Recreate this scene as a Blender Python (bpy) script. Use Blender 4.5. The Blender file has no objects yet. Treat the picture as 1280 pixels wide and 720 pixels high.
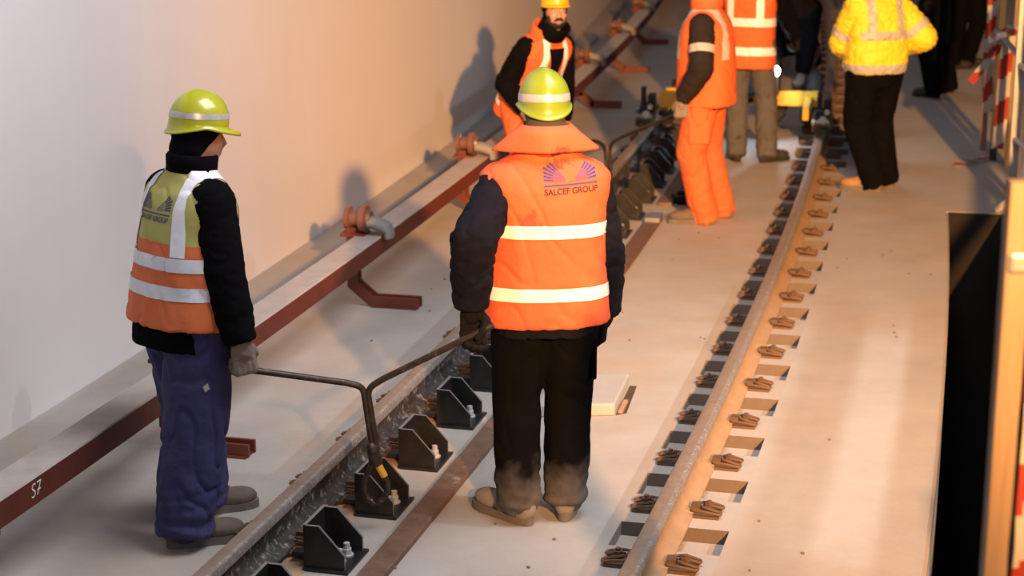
import bpy, bmesh, math, random
from mathutils import Vector, Matrix, Euler, noise
from mathutils.bvhtree import BVHTree
random.seed(7)
PI = math.pi
R = math.radians
SC = bpy.context.scene
COL = SC.collection

# ------------------------------------------------------------------ camera
CAM_H, CAM_F, CAM_P = 2.677, 2312.06, .2547
cd = bpy.data.cameras.new('camera')
cam = bpy.data.objects.new('camera', cd)
COL.objects.link(cam)
cam.location = (0, 0, CAM_H)
cam.rotation_euler = (PI / 2 - CAM_P, 0, 0)
cd.sensor_width = 36
cd.lens = CAM_F / 1280 * 36
cd.clip_end = 200
cd.dof.use_dof = True
cd.dof.focus_distance = 6.9
cd.dof.aperture_fstop = 3.2
SC.camera = cam

# ------------------------------------------------------------------ world
w = bpy.data.worlds.new('world')
SC.world = w
w.use_nodes = True
bg = w.node_tree.nodes['Background']
bg.inputs[0].default_value = (.55, .62, .8, 1)
bg.inputs[1].default_value = .10

# ------------------------------------------------------------------ lights
def lamp(kind, name, loc, aim, energy, color, size=.5, angle=60, blend=.5):
    l = bpy.data.lights.new(name, kind)
    l.energy = energy
    l.color = color
    o = bpy.data.objects.new(name, l)
    COL.objects.link(o)
    o.location = loc
    d = Vector(aim) - Vector(loc)
    o.rotation_euler = d.to_track_quat('-Z', 'Y').to_euler()
    if kind == 'AREA':
        l.size = size
    else:
        l.shadow_soft_size = size
    if kind == 'SPOT':
        l.spot_size = R(angle)
        l.spot_blend = blend
    return o

lamp('SPOT', 'sodium_floodlight', (2.24, -3.0, 4.3), (2.0, 15.6, .3), 37000, (1, .47, .14), .12, 39, 1.0)
lamp('SPOT', 'band_shadow_spot', (7.17, 5.56, 5.0), (1.68, 7.7, 0), 2300, (.90, .95, 1), .10, 36, .9)  # unseen white spot, added so the bank boards stripe the right floor
lamp('AREA', 'work_area_floodlight', (1.4, -2.2, 5.4), (-.2, 9.5, .8), 130, (1, .93, .90), 2.2)
lamp('AREA', 'wall_fill_area', (.9, 6.2, 4.6), (-3.2, 8.2, 1.3), 330, (.93, .93, 1), 2.5)  # unseen soft fill, added to brighten the left wall
lamp('AREA', 'far_fill_area', (1.0, 20.0, 7), (1.0, 17.0, 0), 70, (.80, .86, 1), 3.0)  # unseen cool fill, added above the far track
SC.view_settings.view_transform = 'Standard'
SC.view_settings.look = 'None'
SC.view_settings.exposure = -0.58
SC.view_settings.gamma = 1
SC.view_settings.use_curve_mapping = False

# ------------------------------------------------------------------ measuring helpers
_c, _s = math.cos(CAM_P), math.sin(CAM_P)
def ray(px, py):
    a = (px - 640) / CAM_F
    b = (py - 360) / CAM_F
    return Vector((a, _c - b * _s, -_s - b * _c))
def gnd(px, py, z=0):
    d = ray(px, py)
    return Vector((0, 0, CAM_H)) + d * ((z - CAM_H) / d.z)
def at(px, py, Y):
    d = ray(px, py)
    return Vector((0, 0, CAM_H)) + d * (Y / d.y)
TX, TYAW, TK = -1.280, .30339, .00678
def T(s, lat, z=0):
    h = TYAW - TK * s
    X = TX + (math.cos(h) - math.cos(TYAW)) / TK
    Y = (math.sin(TYAW) - math.sin(h)) / TK
    return Vector((X + math.cos(h) * lat, Y - math.sin(h) * lat, z))
def Th(s):
    return -(TYAW - TK * s)          # rotation about z that turns +Y into the track direction

# ------------------------------------------------------------------ materials
MATS = {}
def mat(name, col, rough=.7, metal=0., nscale=0, namp=.2, bump=0., bscale=40, col2=None, c2scale=3., c2lo=.5, c2hi=.7, spec=.5, coat=0, emit=None, estr=0, stretch=None):
    if name in MATS:
        return MATS[name]
    m = bpy.data.materials.new(name)
    m.use_nodes = True
    nt = m.node_tree
    b = nt.nodes['Principled BSDF']
    b.inputs['Base Color'].default_value = (*col, 1)
    b.inputs['Roughness'].default_value = rough
    b.inputs['Metallic'].default_value = metal
    b.inputs['Specular IOR Level'].default_value = spec
    b.inputs['Coat Weight'].default_value = coat
    tc = nt.nodes.new('ShaderNodeTexCoord')
    src = tc.outputs['Object']
    if stretch:
        mp = nt.nodes.new('ShaderNodeMapping')
        mp.inputs['Scale'].default_value = stretch
        nt.links.new(src, mp.inputs[0])
        src = mp.outputs[0]
    cur = None
    if nscale:
        n = nt.nodes.new('ShaderNodeTexNoise')
        n.inputs['Scale'].default_value = nscale
        n.inputs['Detail'].default_value = 6
        n.inputs['Roughness'].default_value = .65
        nt.links.new(src, n.inputs['Vector'])
        rmp = nt.nodes.new('ShaderNodeMapRange')
        rmp.inputs[1].default_value = .25
        rmp.inputs[2].default_value = .75
        rmp.inputs[3].default_value = 1 - namp
        rmp.inputs[4].default_value = 1 + namp
        nt.links.new(n.outputs['Fac'], rmp.inputs[0])
        mx = nt.nodes.new('ShaderNodeVectorMath')
        mx.operation = 'SCALE'
        mx.inputs[0].default_value = col
        nt.links.new(rmp.outputs[0], mx.inputs['Scale'])
        cur = mx.outputs[0]
    if col2:
        n2 = nt.nodes.new('ShaderNodeTexNoise')
        n2.inputs['Scale'].default_value = c2scale
        n2.inputs['Detail'].default_value = 7
        n2.inputs['Roughness'].default_value = .7
        nt.links.new(src, n2.inputs['Vector'])
        r2 = nt.nodes.new('ShaderNodeMapRange')
        r2.inputs[1].default_value = c2lo
        r2.inputs[2].default_value = c2hi
        nt.links.new(n2.outputs['Fac'], r2.inputs[0])
        mix = nt.nodes.new('ShaderNodeMix')
        mix.data_type = 'RGBA'
        nt.links.new(r2.outputs[0], mix.inputs['Factor'])
        if cur:
            nt.links.new(cur, mix.inputs['A'])
        else:
            mix.inputs['A'].default_value = (*col, 1)
        mix.inputs['B'].default_value = (*col2, 1)
        cur = mix.outputs['Result']
    if cur:
        nt.links.new(cur, b.inputs['Base Color'])
    if bump:
        n3 = nt.nodes.new('ShaderNodeTexNoise')
        n3.inputs['Scale'].default_value = bscale
        n3.inputs['Detail'].default_value = 5
        nt.links.new(src, n3.inputs['Vector'])
        bp = nt.nodes.new('ShaderNodeBump')
        bp.inputs['Strength'].default_value = bump
        bp.inputs['Distance'].default_value = .01
        nt.links.new(n3.outputs['Fac'], bp.inputs['Height'])
        nt.links.new(bp.outputs[0], b.inputs['Normal'])
    if emit:
        b.inputs['Emission Color'].default_value = (*emit, 1)
        b.inputs['Emission Strength'].default_value = estr
    MATS[name] = m
    return m

def zdirt(m, col, z0, z1, strength=.8, nscale=9):
    """dust that settled on a garment from the ground up (local z)"""
    nt = m.node_tree
    b = nt.nodes['Principled BSDF']
    tc = nt.nodes.new('ShaderNodeTexCoord')
    sp = nt.nodes.new('ShaderNodeSeparateXYZ')
    nt.links.new(tc.outputs['Object'], sp.inputs[0])
    n = nt.nodes.new('ShaderNodeTexNoise')
    n.inputs['Scale'].default_value = nscale
    n.inputs['Detail'].default_value = 6
    nt.links.new(tc.outputs['Object'], n.inputs['Vector'])
    ad = nt.nodes.new('ShaderNodeMath')
    ad.operation = 'MULTIPLY_ADD'
    ad.inputs[1].default_value = .35
    nt.links.new(n.outputs['Fac'], ad.inputs[0])
    nt.links.new(sp.outputs['Z'], ad.inputs[2])
    r = nt.nodes.new('ShaderNodeMapRange')
    r.inputs[1].default_value = z0 + .17
    r.inputs[2].default_value = z1 + .17
    r.inputs[3].default_value = strength
    r.inputs[4].default_value = 0
    nt.links.new(ad.outputs[0], r.inputs[0])
    mix = nt.nodes.new('ShaderNodeMix')
    mix.data_type = 'RGBA'
    nt.links.new(r.outputs[0], mix.inputs['Factor'])
    old = b.inputs['Base Color']
    if old.is_linked:
        nt.links.new(old.links[0].from_socket, mix.inputs['A'])
    else:
        mix.inputs['A'].default_value = old.default_value
    mix.inputs['B'].default_value = (*col, 1)
    nt.links.new(mix.outputs['Result'], old)
    return m

concrete = mat('concrete_floor', (.40, .365, .325), .85, nscale=2.2, namp=.13, bump=.25, bscale=60, col2=(.40, .29, .20), c2scale=.9, c2lo=.48, c2hi=.80)
concrete_pad = mat('pad_concrete', (.46, .40, .35), .85, nscale=6, namp=.12, bump=.3, bscale=50, col2=(.46, .30, .17), c2scale=4, c2lo=.5, c2hi=.85)
pad_shade = mat('pad_side_shade', (.13, .10, .08), .85, nscale=9, namp=.15, col2=(.20, .14, .09), c2scale=5, c2lo=.5, c2hi=.9)  # pad sides: shade on the upright faces put into a darker colour
concrete_light = mat('slab_concrete', (.38, .36, .34), .85, nscale=5, namp=.1, bump=.3, bscale=70)
wall_m = mat('painted_wall', (.74, .70, .68), .8, nscale=.7, namp=.05, bump=.05, bscale=12, stretch=(1, 1, .25))
dark_pit = mat('pit_shade_black', (.012, .010, .008), .95, nscale=6, namp=.4)  # near-black colour stands in for the unlit depth of the pit
steel_head = mat('rail_head', (.24, .175, .13), .62, .15, nscale=18, namp=.22, bump=.1, bscale=80)
steel_shiny = mat('rail_running_edge', (.26, .225, .20), .5, .25, nscale=25, namp=.3, col2=(.55, .51, .47), c2scale=60, c2lo=.56, c2hi=.64)
steel_side = mat('rail_side', (.06, .052, .048), .6, .3, nscale=20, namp=.4, col2=(.42, .37, .33), c2scale=28, c2lo=.54, c2hi=.66)
rail_dusty = mat('rail_foot_dust', (.36, .225, .12), .85, nscale=9, namp=.16, bump=.1, bscale=60)
clip_m = mat('rail_clip_rust', (.16, .085, .045), .65, .3, nscale=40, namp=.4)
clip_dusty = mat('rail_clip_dusty', (.115, .065, .036), .75, .1, nscale=12, namp=.25)
black_steel = mat('black_steel', (.022, .021, .022), .42, .4, nscale=12, namp=.4, bump=.08, bscale=90, col2=(.05, .046, .043), c2scale=8, c2lo=.5, c2hi=.8)
cut_edge = mat('cut_steel_edge', (.30, .30, .30), .45, .7, nscale=40, namp=.25)
zinc = mat('zinc_bolt', (.55, .55, .54), .5, .3)
rust_flat = mat('rusty_flat', (.17, .095, .06), .7, .2, nscale=14, namp=.35, col2=(.34, .27, .22), c2scale=11, c2lo=.62, c2hi=.72)
red_oxide = mat('red_oxide', (.135, .030, .017), .55, .1, nscale=9, namp=.22, col2=(.6, .55, .5), c2scale=32, c2lo=.74, c2hi=.77)
beam_dusty = mat('beam_top_dust', (.42, .36, .32), .85, nscale=7, namp=.15, col2=(.25, .2, .17), c2scale=5, c2lo=.62, c2hi=.75)
insul_m = mat('brown_porcelain', (.15, .07, .048), .35, nscale=10, namp=.15, coat=.2)
clamp_m = mat('grey_clamp', (.22, .21, .20), .7, nscale=14, namp=.12)
tool_steel = mat('tool_steel', (.05, .042, .038), .45, .6, nscale=35, namp=.5, col2=(.2, .16, .13), c2scale=45, c2lo=.58, c2hi=.68)
yellow_paint = mat('yellow_paint', (.55, .33, .03), .55, nscale=14, namp=.3)
machine_dark = mat('machine_dark', (.02, .02, .022), .5, .4, nscale=20, namp=.3)
machine_yellow = mat('machine_yellow', (.62, .36, .035), .5, nscale=5, namp=.12)
white_paint = mat('white_paint', (.8, .79, .77), .6)
wood = mat('wood', (.42, .25, .13), .75, nscale=8, namp=.25, stretch=(1, 12, 12))
wood_board = mat('barrier_board', (.24, .165, .11), .7, nscale=6, namp=.25, stretch=(10, 10, .6))
galv = mat('galvanised', (.30, .31, .33), .45, .6, nscale=9, namp=.2)
dark_post = mat('dark_post', (.03, .026, .024), .6, .2)
tape_white = mat('tape_white', (.40, .375, .35), .45)
tape_red = mat('tape_red', (.28, .03, .02), .45)
# clothing
C_or = (.74, .125, .030)
orange = mat('orange_fabric', C_or, .75, nscale=7, namp=.08, bump=.5, bscale=16)
orange_w = mat('orange_gilet', (.68, .105, .038), .75, nscale=6, namp=.07, bump=.55, bscale=16, col2=(.30, .07, .03), c2scale=9, c2lo=.69, c2hi=.82)
orange_t = mat('orange_trousers', (.64, .125, .036), .8, nscale=8, namp=.1, bump=.7, bscale=18)
orange_dull = mat('orange_vest_band', (.70, .16, .05), .8, nscale=8, namp=.08, bump=.15, bscale=140)
olive = mat('olive_yellow_fabric', (.42, .40, .12), .8, nscale=8, namp=.07, bump=.5, bscale=16)
silver = mat('reflective_tape', (.80, .82, .88), .35, .0, nscale=30, namp=.1, spec=.9, bump=.15, bscale=60)
silver_dirty = mat('worn_reflective_tape', (.66, .68, .74), .4, .0, nscale=12, namp=.15, spec=.8, col2=(.2, .18, .17), c2scale=17, c2lo=.62, c2hi=.72)
grey_tape = mat('grey_reflective_tape', (.42, .40, .38), .5, nscale=20, namp=.1)
navy = mat('navy_jacket', (.0055, .006, .013), .9, nscale=10, namp=.3, bump=.9, bscale=24, spec=.12)
black_cloth = mat('black_cloth', (.0035, .0035, .0045), .95, nscale=10, namp=.3, bump=.6, bscale=22, spec=.06)
charcoal = mat('charcoal_sleeve', (.022, .018, .018), .9, nscale=10, namp=.2, bump=.7, bscale=22, spec=.1)
trouser_black = zdirt(mat('dusty_black_trousers', (.0035, .0035, .004), .95, nscale=9, namp=.3, bump=.6, bscale=20, spec=.06), (.15, .135, .125), .02, .27, .85)
trouser_blue = mat('blue_work_trousers', (.032, .029, .105), .85, nscale=6, namp=.2, bump=.9, bscale=18, col2=(.05, .045, .115), c2scale=5, c2lo=.5, c2hi=.8)
trouser_grey = mat('grey_trousers', (.085, .08, .082), .85, nscale=7, namp=.15, bump=.7, bscale=18)
boot_grey = mat('dusty_boot', (.23, .20, .175), .85, nscale=14, namp=.22, bump=.3, bscale=50)
boot_brown = mat('brown_boot', (.13, .095, .075), .8, nscale=14, namp=.25, bump=.3, bscale=50)
boot_tan = mat('tan_boot', (.34, .20, .085), .8, nscale=14, namp=.2, bump=.3, bscale=50)
boot_dark = mat('dark_boot', (.035, .03, .028), .7, nscale=14, namp=.25)
sole_m = mat('boot_sole', (.14, .12, .105), .9, nscale=20, namp=.2)
sole_dark = mat('dark_sole', (.02, .018, .016), .9)
glove_grey = mat('grey_leather_glove', (.20, .165, .135), .8, nscale=12, namp=.2, bump=.4, bscale=50)
glove_black = mat('black_glove', (.007, .007, .008), .85, nscale=12, namp=.3, bump=.4, bscale=60, spec=.15)
helmet_olive = mat('olive_lime_helmet', (.20, .285, .022), .3, nscale=4, namp=.08, coat=.3)
helmet_lime = mat('lime_helmet', (.40, .42, .02), .28, nscale=4, namp=.05, coat=.4)
helmet_yellow = mat('yellow_helmet', (.78, .46, .012), .3, coat=.4)
helmet_white = mat('white_helmet', (.7, .7, .68), .3, coat=.4)
yellow_jacket = mat('yellow_jacket_fabric', (.74, .60, .03), .6, nscale=6, namp=.07, bump=.2, bscale=60)
skin = mat('skin', (.46, .25, .17), .55, nscale=20, namp=.08)
eye_w = mat('eye_white', (.6, .58, .55), .3)
eye_d = mat('eye_iris', (.02, .012, .008), .2)
hair_m = mat('dark_hair', (.015, .011, .009), .8, nscale=60, namp=.4)
lip_m = mat('lip', (.34, .14, .11), .5)
print_blue = mat('print_blue', (.03, .03, .22), .7)
print_grey = mat('print_grey', (.03, .02, .025), .8)
print_grey2 = mat('print_slate', (.07, .07, .13), .8)
lamp_glow = mat('lamp_lens', (1, 1, 1), .3, emit=(.78, .9, 1), estr=60)

# ------------------------------------------------------------------ mesh helpers
class MB:
    def __init__(self):
        self.v, self.f, self.m = [], [], []
    def add(self, vs, fs, mi=0):
        o = len(self.v)
        self.v += [Vector(p) for p in vs]
        self.f += [tuple(i + o for i in f) for f in fs]
        self.m += [mi] * len(fs)
    def box(self, c, size, rot=None, mi=0):
        c = Vector(c)
        rot = rot.to_3x3() if rot else Matrix.Identity(3)
        vs = [c + rot @ Vector((sx * size[0] / 2, sy * size[1] / 2, sz * size[2] / 2)) for sz in (-1, 1) for sy in (-1, 1) for sx in (-1, 1)]
        self.add(vs, [(0, 2, 3, 1), (4, 5, 7, 6), (0, 1, 5, 4), (2, 6, 7, 3), (0, 4, 6, 2), (1, 3, 7, 5)], mi)
    def loft(self, rings, mi=0, caps=True, closed=False):
        n = len(rings[0])
        vs = [p for r in rings for p in r]
        fs = []
        k = len(rings)
        for i in range(k if closed else k - 1):
            a, b = i * n, ((i + 1) % k) * n
            for j in range(n):
                j2 = (j + 1) % n
                fs.append((a + j, a + j2, b + j2, b + j))
        if caps and not closed:
            fs.append(tuple(reversed(range(n))))
            fs.append(tuple(range((k - 1) * n, k * n)))
        self.add(vs, fs, mi)
    def ball(self, c, r, rot=None, mi=0, nu=14, nv=9):
        if not hasattr(r, '__len__'):
            r = (r, r, r)
        c = Vector(c)
        rot = rot.to_3x3() if rot else Matrix.Identity(3)
        vs = [c + rot @ Vector((0, 0, -r[2]))]
        for i in range(1, nv):
            t = -PI / 2 + PI * i / nv
            for j in range(nu):
                a = 2 * PI * j / nu
                vs.append(c + rot @ Vector((r[0] * math.cos(t) * math.cos(a), r[1] * math.cos(t) * math.sin(a), r[2] * math.sin(t))))
        vs.append(c + rot @ Vector((0, 0, r[2])))
        fs = []
        for j in range(nu):
            fs.append((0, 1 + (j + 1) % nu, 1 + j))
        for i in range(nv - 2):
            a, b = 1 + i * nu, 1 + (i + 1) * nu
            for j in range(nu):
                j2 = (j + 1) % nu
                fs.append((a + j, a + j2, b + j2, b + j))
        t = len(vs) - 1
        a = 1 + (nv - 2) * nu
        for j in range(nu):
            fs.append((a + j, a + (j + 1) % nu, t))
        self.add(vs, fs, mi)
    def cone(self, p, q, r0, r1, mi=0, n=14):
        p, q = Vector(p), Vector(q)
        d = (q - p)
        if d.length < 1e-6:
            return
        d.normalize()
        x = d.orthogonal().normalized()
        y = d.cross(x)
        rs = []
        for c, r in ((p, r0), (q, r1)):
            rs.append([c + x * (r * math.cos(2 * PI * j / n)) + y * (r * math.sin(2 * PI * j / n)) for j in range(n)])
        self.loft(rs, mi)
    def chain(self, pts, rad, mi=0, end0=True, end1=True, n=14):
        k = len(pts)
        for i in range(k - 1):
            self.cone(pts[i], pts[i + 1], rad[i], rad[i + 1], mi, n)
        for i in range(k):
            if (i == 0 and not end0) or (i == k - 1 and not end1):
                continue
            self.ball(pts[i], rad[i], None, mi, n, 8)
    def tube(self, pts, r, n=10, mi=0, caps=True):
        """smooth bar along a polyline, frames carried along"""
        pts = [Vector(p) for p in pts]
        rs = []
        x = None
        for i, p in enumerate(pts):
            d = (pts[min(i + 1, len(pts) - 1)] - pts[max(i - 1, 0)]).normalized()
            if x is None:
                x = d.orthogonal().normalized()
            x = (x - d * x.dot(d)).normalized()
            y = d.cross(x)
            rr = r[i] if hasattr(r, '__len__') else r
            rs.append([p + x * (rr * math.cos(2 * PI * j / n)) + y * (rr * math.sin(2 * PI * j / n)) for j in range(n)])
        self.loft(rs, mi, caps)
    def xf(self, M):
        self.v = [M @ p for p in self.v]
        return self
    def mesh(self, name, mats):
        me = bpy.data.meshes.new(name)
        me.from_pydata([tuple(p) for p in self.v], [], self.f)
        for m in mats:
            me.materials.append(m)
        if len(mats) > 1:
            me.polygons.foreach_set('material_index', self.m)
        me.validate()
        return me
    def build(self, name, mats, parent=None, smooth=False, bevel=0, loc=None, rotz=0):
        if not isinstance(mats, (list, tuple)):
            mats = [mats]
        me = self.mesh(name, mats)
        bm = bmesh.new()
        bm.from_mesh(me)
        bmesh.ops.recalc_face_normals(bm, faces=bm.faces)
        bm.to_mesh(me)
        bm.free()
        if smooth:
            for p in me.polygons:
                p.use_smooth = True
        o = bpy.data.objects.new(name, me)
        COL.objects.link(o)
        if smooth == 'auto':
            md = o.modifiers.new('es', 'EDGE_SPLIT')
            md.split_angle = R(40)
        if bevel:
            b = o.modifiers.new('bevel', 'BEVEL')
            b.width = bevel
            b.segments = 2
            b.limit_method = 'ANGLE'
            b.angle_limit = R(40)
        if parent:
            o.parent = parent
        if loc is not None:
            o.location = loc
            o.rotation_euler = (0, 0, rotz)
        return o

def rounded(pts, rad, seg=6):
    pts = [Vector(p) for p in pts]
    out = [pts[0]]
    for i in range(1, len(pts) - 1):
        a, b, c = pts[i - 1], pts[i], pts[i + 1]
        u, v = (a - b), (c - b)
        r = min(rad, u.length * .48, v.length * .48)
        p0, p1 = b + u.normalized() * r, b + v.normalized() * r
        for k in range(seg + 1):
            t = k / seg
            out.append(p0.lerp(b, t).lerp(b.lerp(p1, t), t))
    out.append(pts[-1])
    return out

def tag(o, label=None, cat=None, group=None, kind=None):
    if label:
        o['label'] = label
    if cat:
        o['category'] = cat
    if group:
        o['group'] = group
    if kind:
        o['kind'] = kind
    return o
def empty(name, loc, rotz=0):
    o = bpy.data.objects.new(name, None)
    COL.objects.link(o)
    o.empty_display_size = .1
    o.location = loc
    o.rotation_euler = (0, 0, rotz)
    return o
def copy_tree(o, parent=None):
    c = o.copy()
    COL.objects.link(c)
    if parent:
        c.parent = parent
    for ch in list(o.children):
        copy_tree(ch, c)
    return c
def sweep(mb, prof, s0, s1, step=.6, mi=0):
    """closed (lat, z) profile swept along the curved track"""
    n = max(2, int((s1 - s0) / step) + 1)
    mb.loft([[T(s0 + (s1 - s0) * i / (n - 1), a, z) for a, z in prof] for i in range(n)], mi)
def frame(s, lat, z=0):
    return Matrix.Translation(T(s, lat, z)) @ Matrix.Rotation(Th(s), 4, 'Z')

# ------------------------------------------------------------------ setting
S0, S1 = -3, 46
EDGE, PITR, PITEND = .95, 1.30, 13.0
fl = MB()
PL, PR, PD = -.215, .205, -.055
sweep(fl, [(-3.4, -.9), (EDGE, -.9), (EDGE, -.02), (EDGE - .015, 0), (PR, 0), (PR, PD), (PL, PD), (PL, 0), (-3.4, 0)], S0, PITEND)
floor = fl.build('floor', concrete)
tag(floor, kind='structure')
f2 = MB()
sweep(f2, [(-3.4, -.1), (4.5, -.1), (4.5, 0), (PR, 0), (PR, PD), (PL, PD), (PL, 0), (-3.4, 0)], PITEND, S1)
o = f2.build('floor', concrete)
tag(o, kind='structure')
f3 = MB()
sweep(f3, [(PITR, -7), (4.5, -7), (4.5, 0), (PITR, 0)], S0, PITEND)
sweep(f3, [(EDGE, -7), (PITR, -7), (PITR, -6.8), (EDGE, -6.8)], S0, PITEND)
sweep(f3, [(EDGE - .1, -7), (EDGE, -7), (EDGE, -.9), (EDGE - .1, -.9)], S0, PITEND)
sweep(f3, [(EDGE, -7), (PITR, -7), (PITR, -.004), (EDGE, -.004)], PITEND - .03, PITEND - .001, .02)  # thin dark sheet over the slab end, pit shade put into its colour
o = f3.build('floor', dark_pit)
tag(o, kind='structure')
wl = MB()
sweep(wl, [(-2.96, 0), (-2.95, .2), (-2.98, 1.4), (-3.12, 3.4), (-3.5, 5.2), (-3.8, 5.2), (-3.8, 0)], S0, S1)
o = wl.build('wall_left', wall_m, smooth='auto')
tag(o, kind='structure')
cb = MB()
sweep(cb, [(-3.0, 0), (-2.74, 0), (-2.745, .035), (-2.76, .045), (-3.0, .045)], S0, S1)
o = cb.build('trim_1', concrete)
tag(o, kind='structure')

# ------------------------------------------------------------------ rails
HS = .925
def rail_prof(n=0):
    h = [(.0695, 0), (.0695, .009), (.045, .016), (.018, .027), (.0078, .045), (.0078, .105), (.014, .116), (.0325, .121), (.0335, .148), (.029, .155), (.016, .1585)]
    return h + [(-a, z) for a, z in reversed(h)]
def rail(name, lat, z0, label, mats):
    mb = MB()
    prof = rail_prof()
    n = len(prof)
    st = 75
    rings = [[T(S0 + (S1 - S0) * i / st, lat + a, z0 + z) for a, z in prof] for i in range(st + 1)]
    vs = [p for r in rings for p in r]
    mb.v = vs
    for i in range(st):
        for j in range(n):
            j2 = (j + 1) % n
            zc = (prof[j][1] + prof[j2][1]) / 2
            side = prof[j][0] + prof[j2][0] > 0
            mi = 0 if zc > .150 and not (side and zc < .157) else (1 if zc > .122 else 2)
            mb.f.append((i * n + j, i * n + j2, (i + 1) * n + j2, (i + 1) * n + j))
            mb.m.append(mi)
    mb.f += [tuple(range(n)), tuple(range(st * n, st * n + n))]
    mb.m += [2, 2]
    o = mb.build(name, mats, smooth='auto')
    tag(o, label, 'rail')
    return o
RLAT, RPH = -.022, .145
rail_r = rail('running_rail', RLAT, .0, 'long steel running rail across floor pockets, with an orange dusted foot, right of the workers', [steel_head, steel_shiny, rail_dusty])
rail_l = rail('running_rail', -1.394, .02, 'long dark steel running rail with splashed side, beside the black gusset brackets', [steel_head, steel_shiny, steel_side])

ST0, STEP = 6.375, .555
# rail clips
def clip_mesh(name, m):
    mb = MB()
    mb.box((.05, 0, .006), (.10, .12, .012))
    mb.box((.004, 0, .028), (.035, .045, .024))
    for sgn in (-1, 1):
        p = rounded([(-.005, sgn * .042, .026), (.045, sgn * .058, .030), (.105, sgn * .050, .018), (.108, sgn * .024, .018), (.05, sgn * .022, .030), (.03, sgn * .010, .032)], .03, 3)
        mb.tube(p, .0062, 6)
    mb.cone((.055, 0, .016), (.055, 0, .056), .011, .011, n=6)
    mb.cone((.055, 0, .034), (.055, 0, .046), .019, .019, n=6)
    me = mb.build(name, m).data
    bpy.data.objects.remove(bpy.data.objects[-1] if False else [x for x in bpy.data.objects if x.data == me][0])
    for p in me.polygons:
        p.use_smooth = False
    return me
cm_r = clip_mesh('rail_clip', clip_dusty)
cm_l = clip_mesh('rail_clip', clip_m)
def place_clips(rl, lat, z, me, i0, i1, ph=0):
    for i in range(i0, i1):
        s = ST0 + STEP * i + ph
        for sgn in (1, -1):
            o = bpy.data.objects.new('rail_clip', me)
            COL.objects.link(o)
            M = frame(s, lat + sgn * .0695, z)
            if sgn < 0:
                M = M @ Matrix.Rotation(PI, 4, 'Z')
            o.matrix_world = M
            o.parent = rl
place_clips(rail_r, RLAT, .0, cm_r, -2, 33, RPH)
place_clips(rail_l, -1.394, .02, cm_l, -2, 30)

# concrete pads: raised at the near face, running out into the floor behind
pm = MB()
x0, x1, y0, y1 = PL - .002, PR + .002, -.165, .155
zf, zb = .0, .0
vs = [(x0, y0, -.06), (x1, y0, -.06), (x1, y1, -.06), (x0, y1, -.06), (x0, y0 + .006, zf), (x1, y0 + .006, zf), (x1, y1 - .006, zb), (x0, y1 - .006, zb)]
pm.add(vs, [(0, 3, 2, 1), (4, 5, 6, 7)])
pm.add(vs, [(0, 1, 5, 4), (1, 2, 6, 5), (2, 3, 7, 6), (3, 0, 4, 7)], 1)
pad0 = pm.build('concrete_pad', [concrete, pad_shade])
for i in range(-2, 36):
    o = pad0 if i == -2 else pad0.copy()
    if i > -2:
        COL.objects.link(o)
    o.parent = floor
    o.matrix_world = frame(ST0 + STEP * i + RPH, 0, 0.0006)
lp = MB()
lp.box((0, 0, .01), (.30, .26, .022))
pad1 = lp.build('base_plate', clip_m, bevel=.004)
for i in range(-2, 30):
    o = pad1 if i == -2 else pad1.copy()
    if i > -2:
        COL.objects.link(o)
    o.parent = floor
    o.matrix_world = frame(ST0 + STEP * i, -1.394, 0)

dust = mat('rust_dust', (.44, .29, .19), .95, nscale=7, namp=.12, col2=(.50, .25, .10), c2scale=5, c2lo=.48, c2hi=.72)
b = MB()
n_ = 160
rows_ = []
for i in range(n_ + 1):
    s_ = 4.8 + 14 * i / n_
    w0 = .012 * noise.noise(Vector((s_ * 3, 0, 0)))
    rows_.append([T(s_, -1.325 + w0, .001), T(s_, -1.30, .007), T(s_, -1.25, .007), T(s_, -1.222 + .02 * noise.noise(Vector((s_ * 4, 5, 0))), .001)])
for r_ in rows_:
    b.v += r_
for i in range(n_):
    for j in range(3):
        b.f.append((i * 4 + j, i * 4 + j + 1, i * 4 + j + 5, i * 4 + j + 4)); b.m.append(0)
b.build('dust_strip', dust, floor, smooth=True)
b = MB()
rr_ = random.Random(3)
for i in range(60):
    P_ = T(rr_.uniform(5, 12), rr_.uniform(-2.0, .9), .004)
    b.ball(P_, (rr_.uniform(.004, .010), rr_.uniform(.004, .010), .005), Matrix.Rotation(rr_.uniform(0, 3), 4, 'Z'), 0, 6, 4)
o = b.build('concrete_chips', mat('chip', (.16, .13, .11), .9), floor)
tag(o, kind='stuff')

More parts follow.
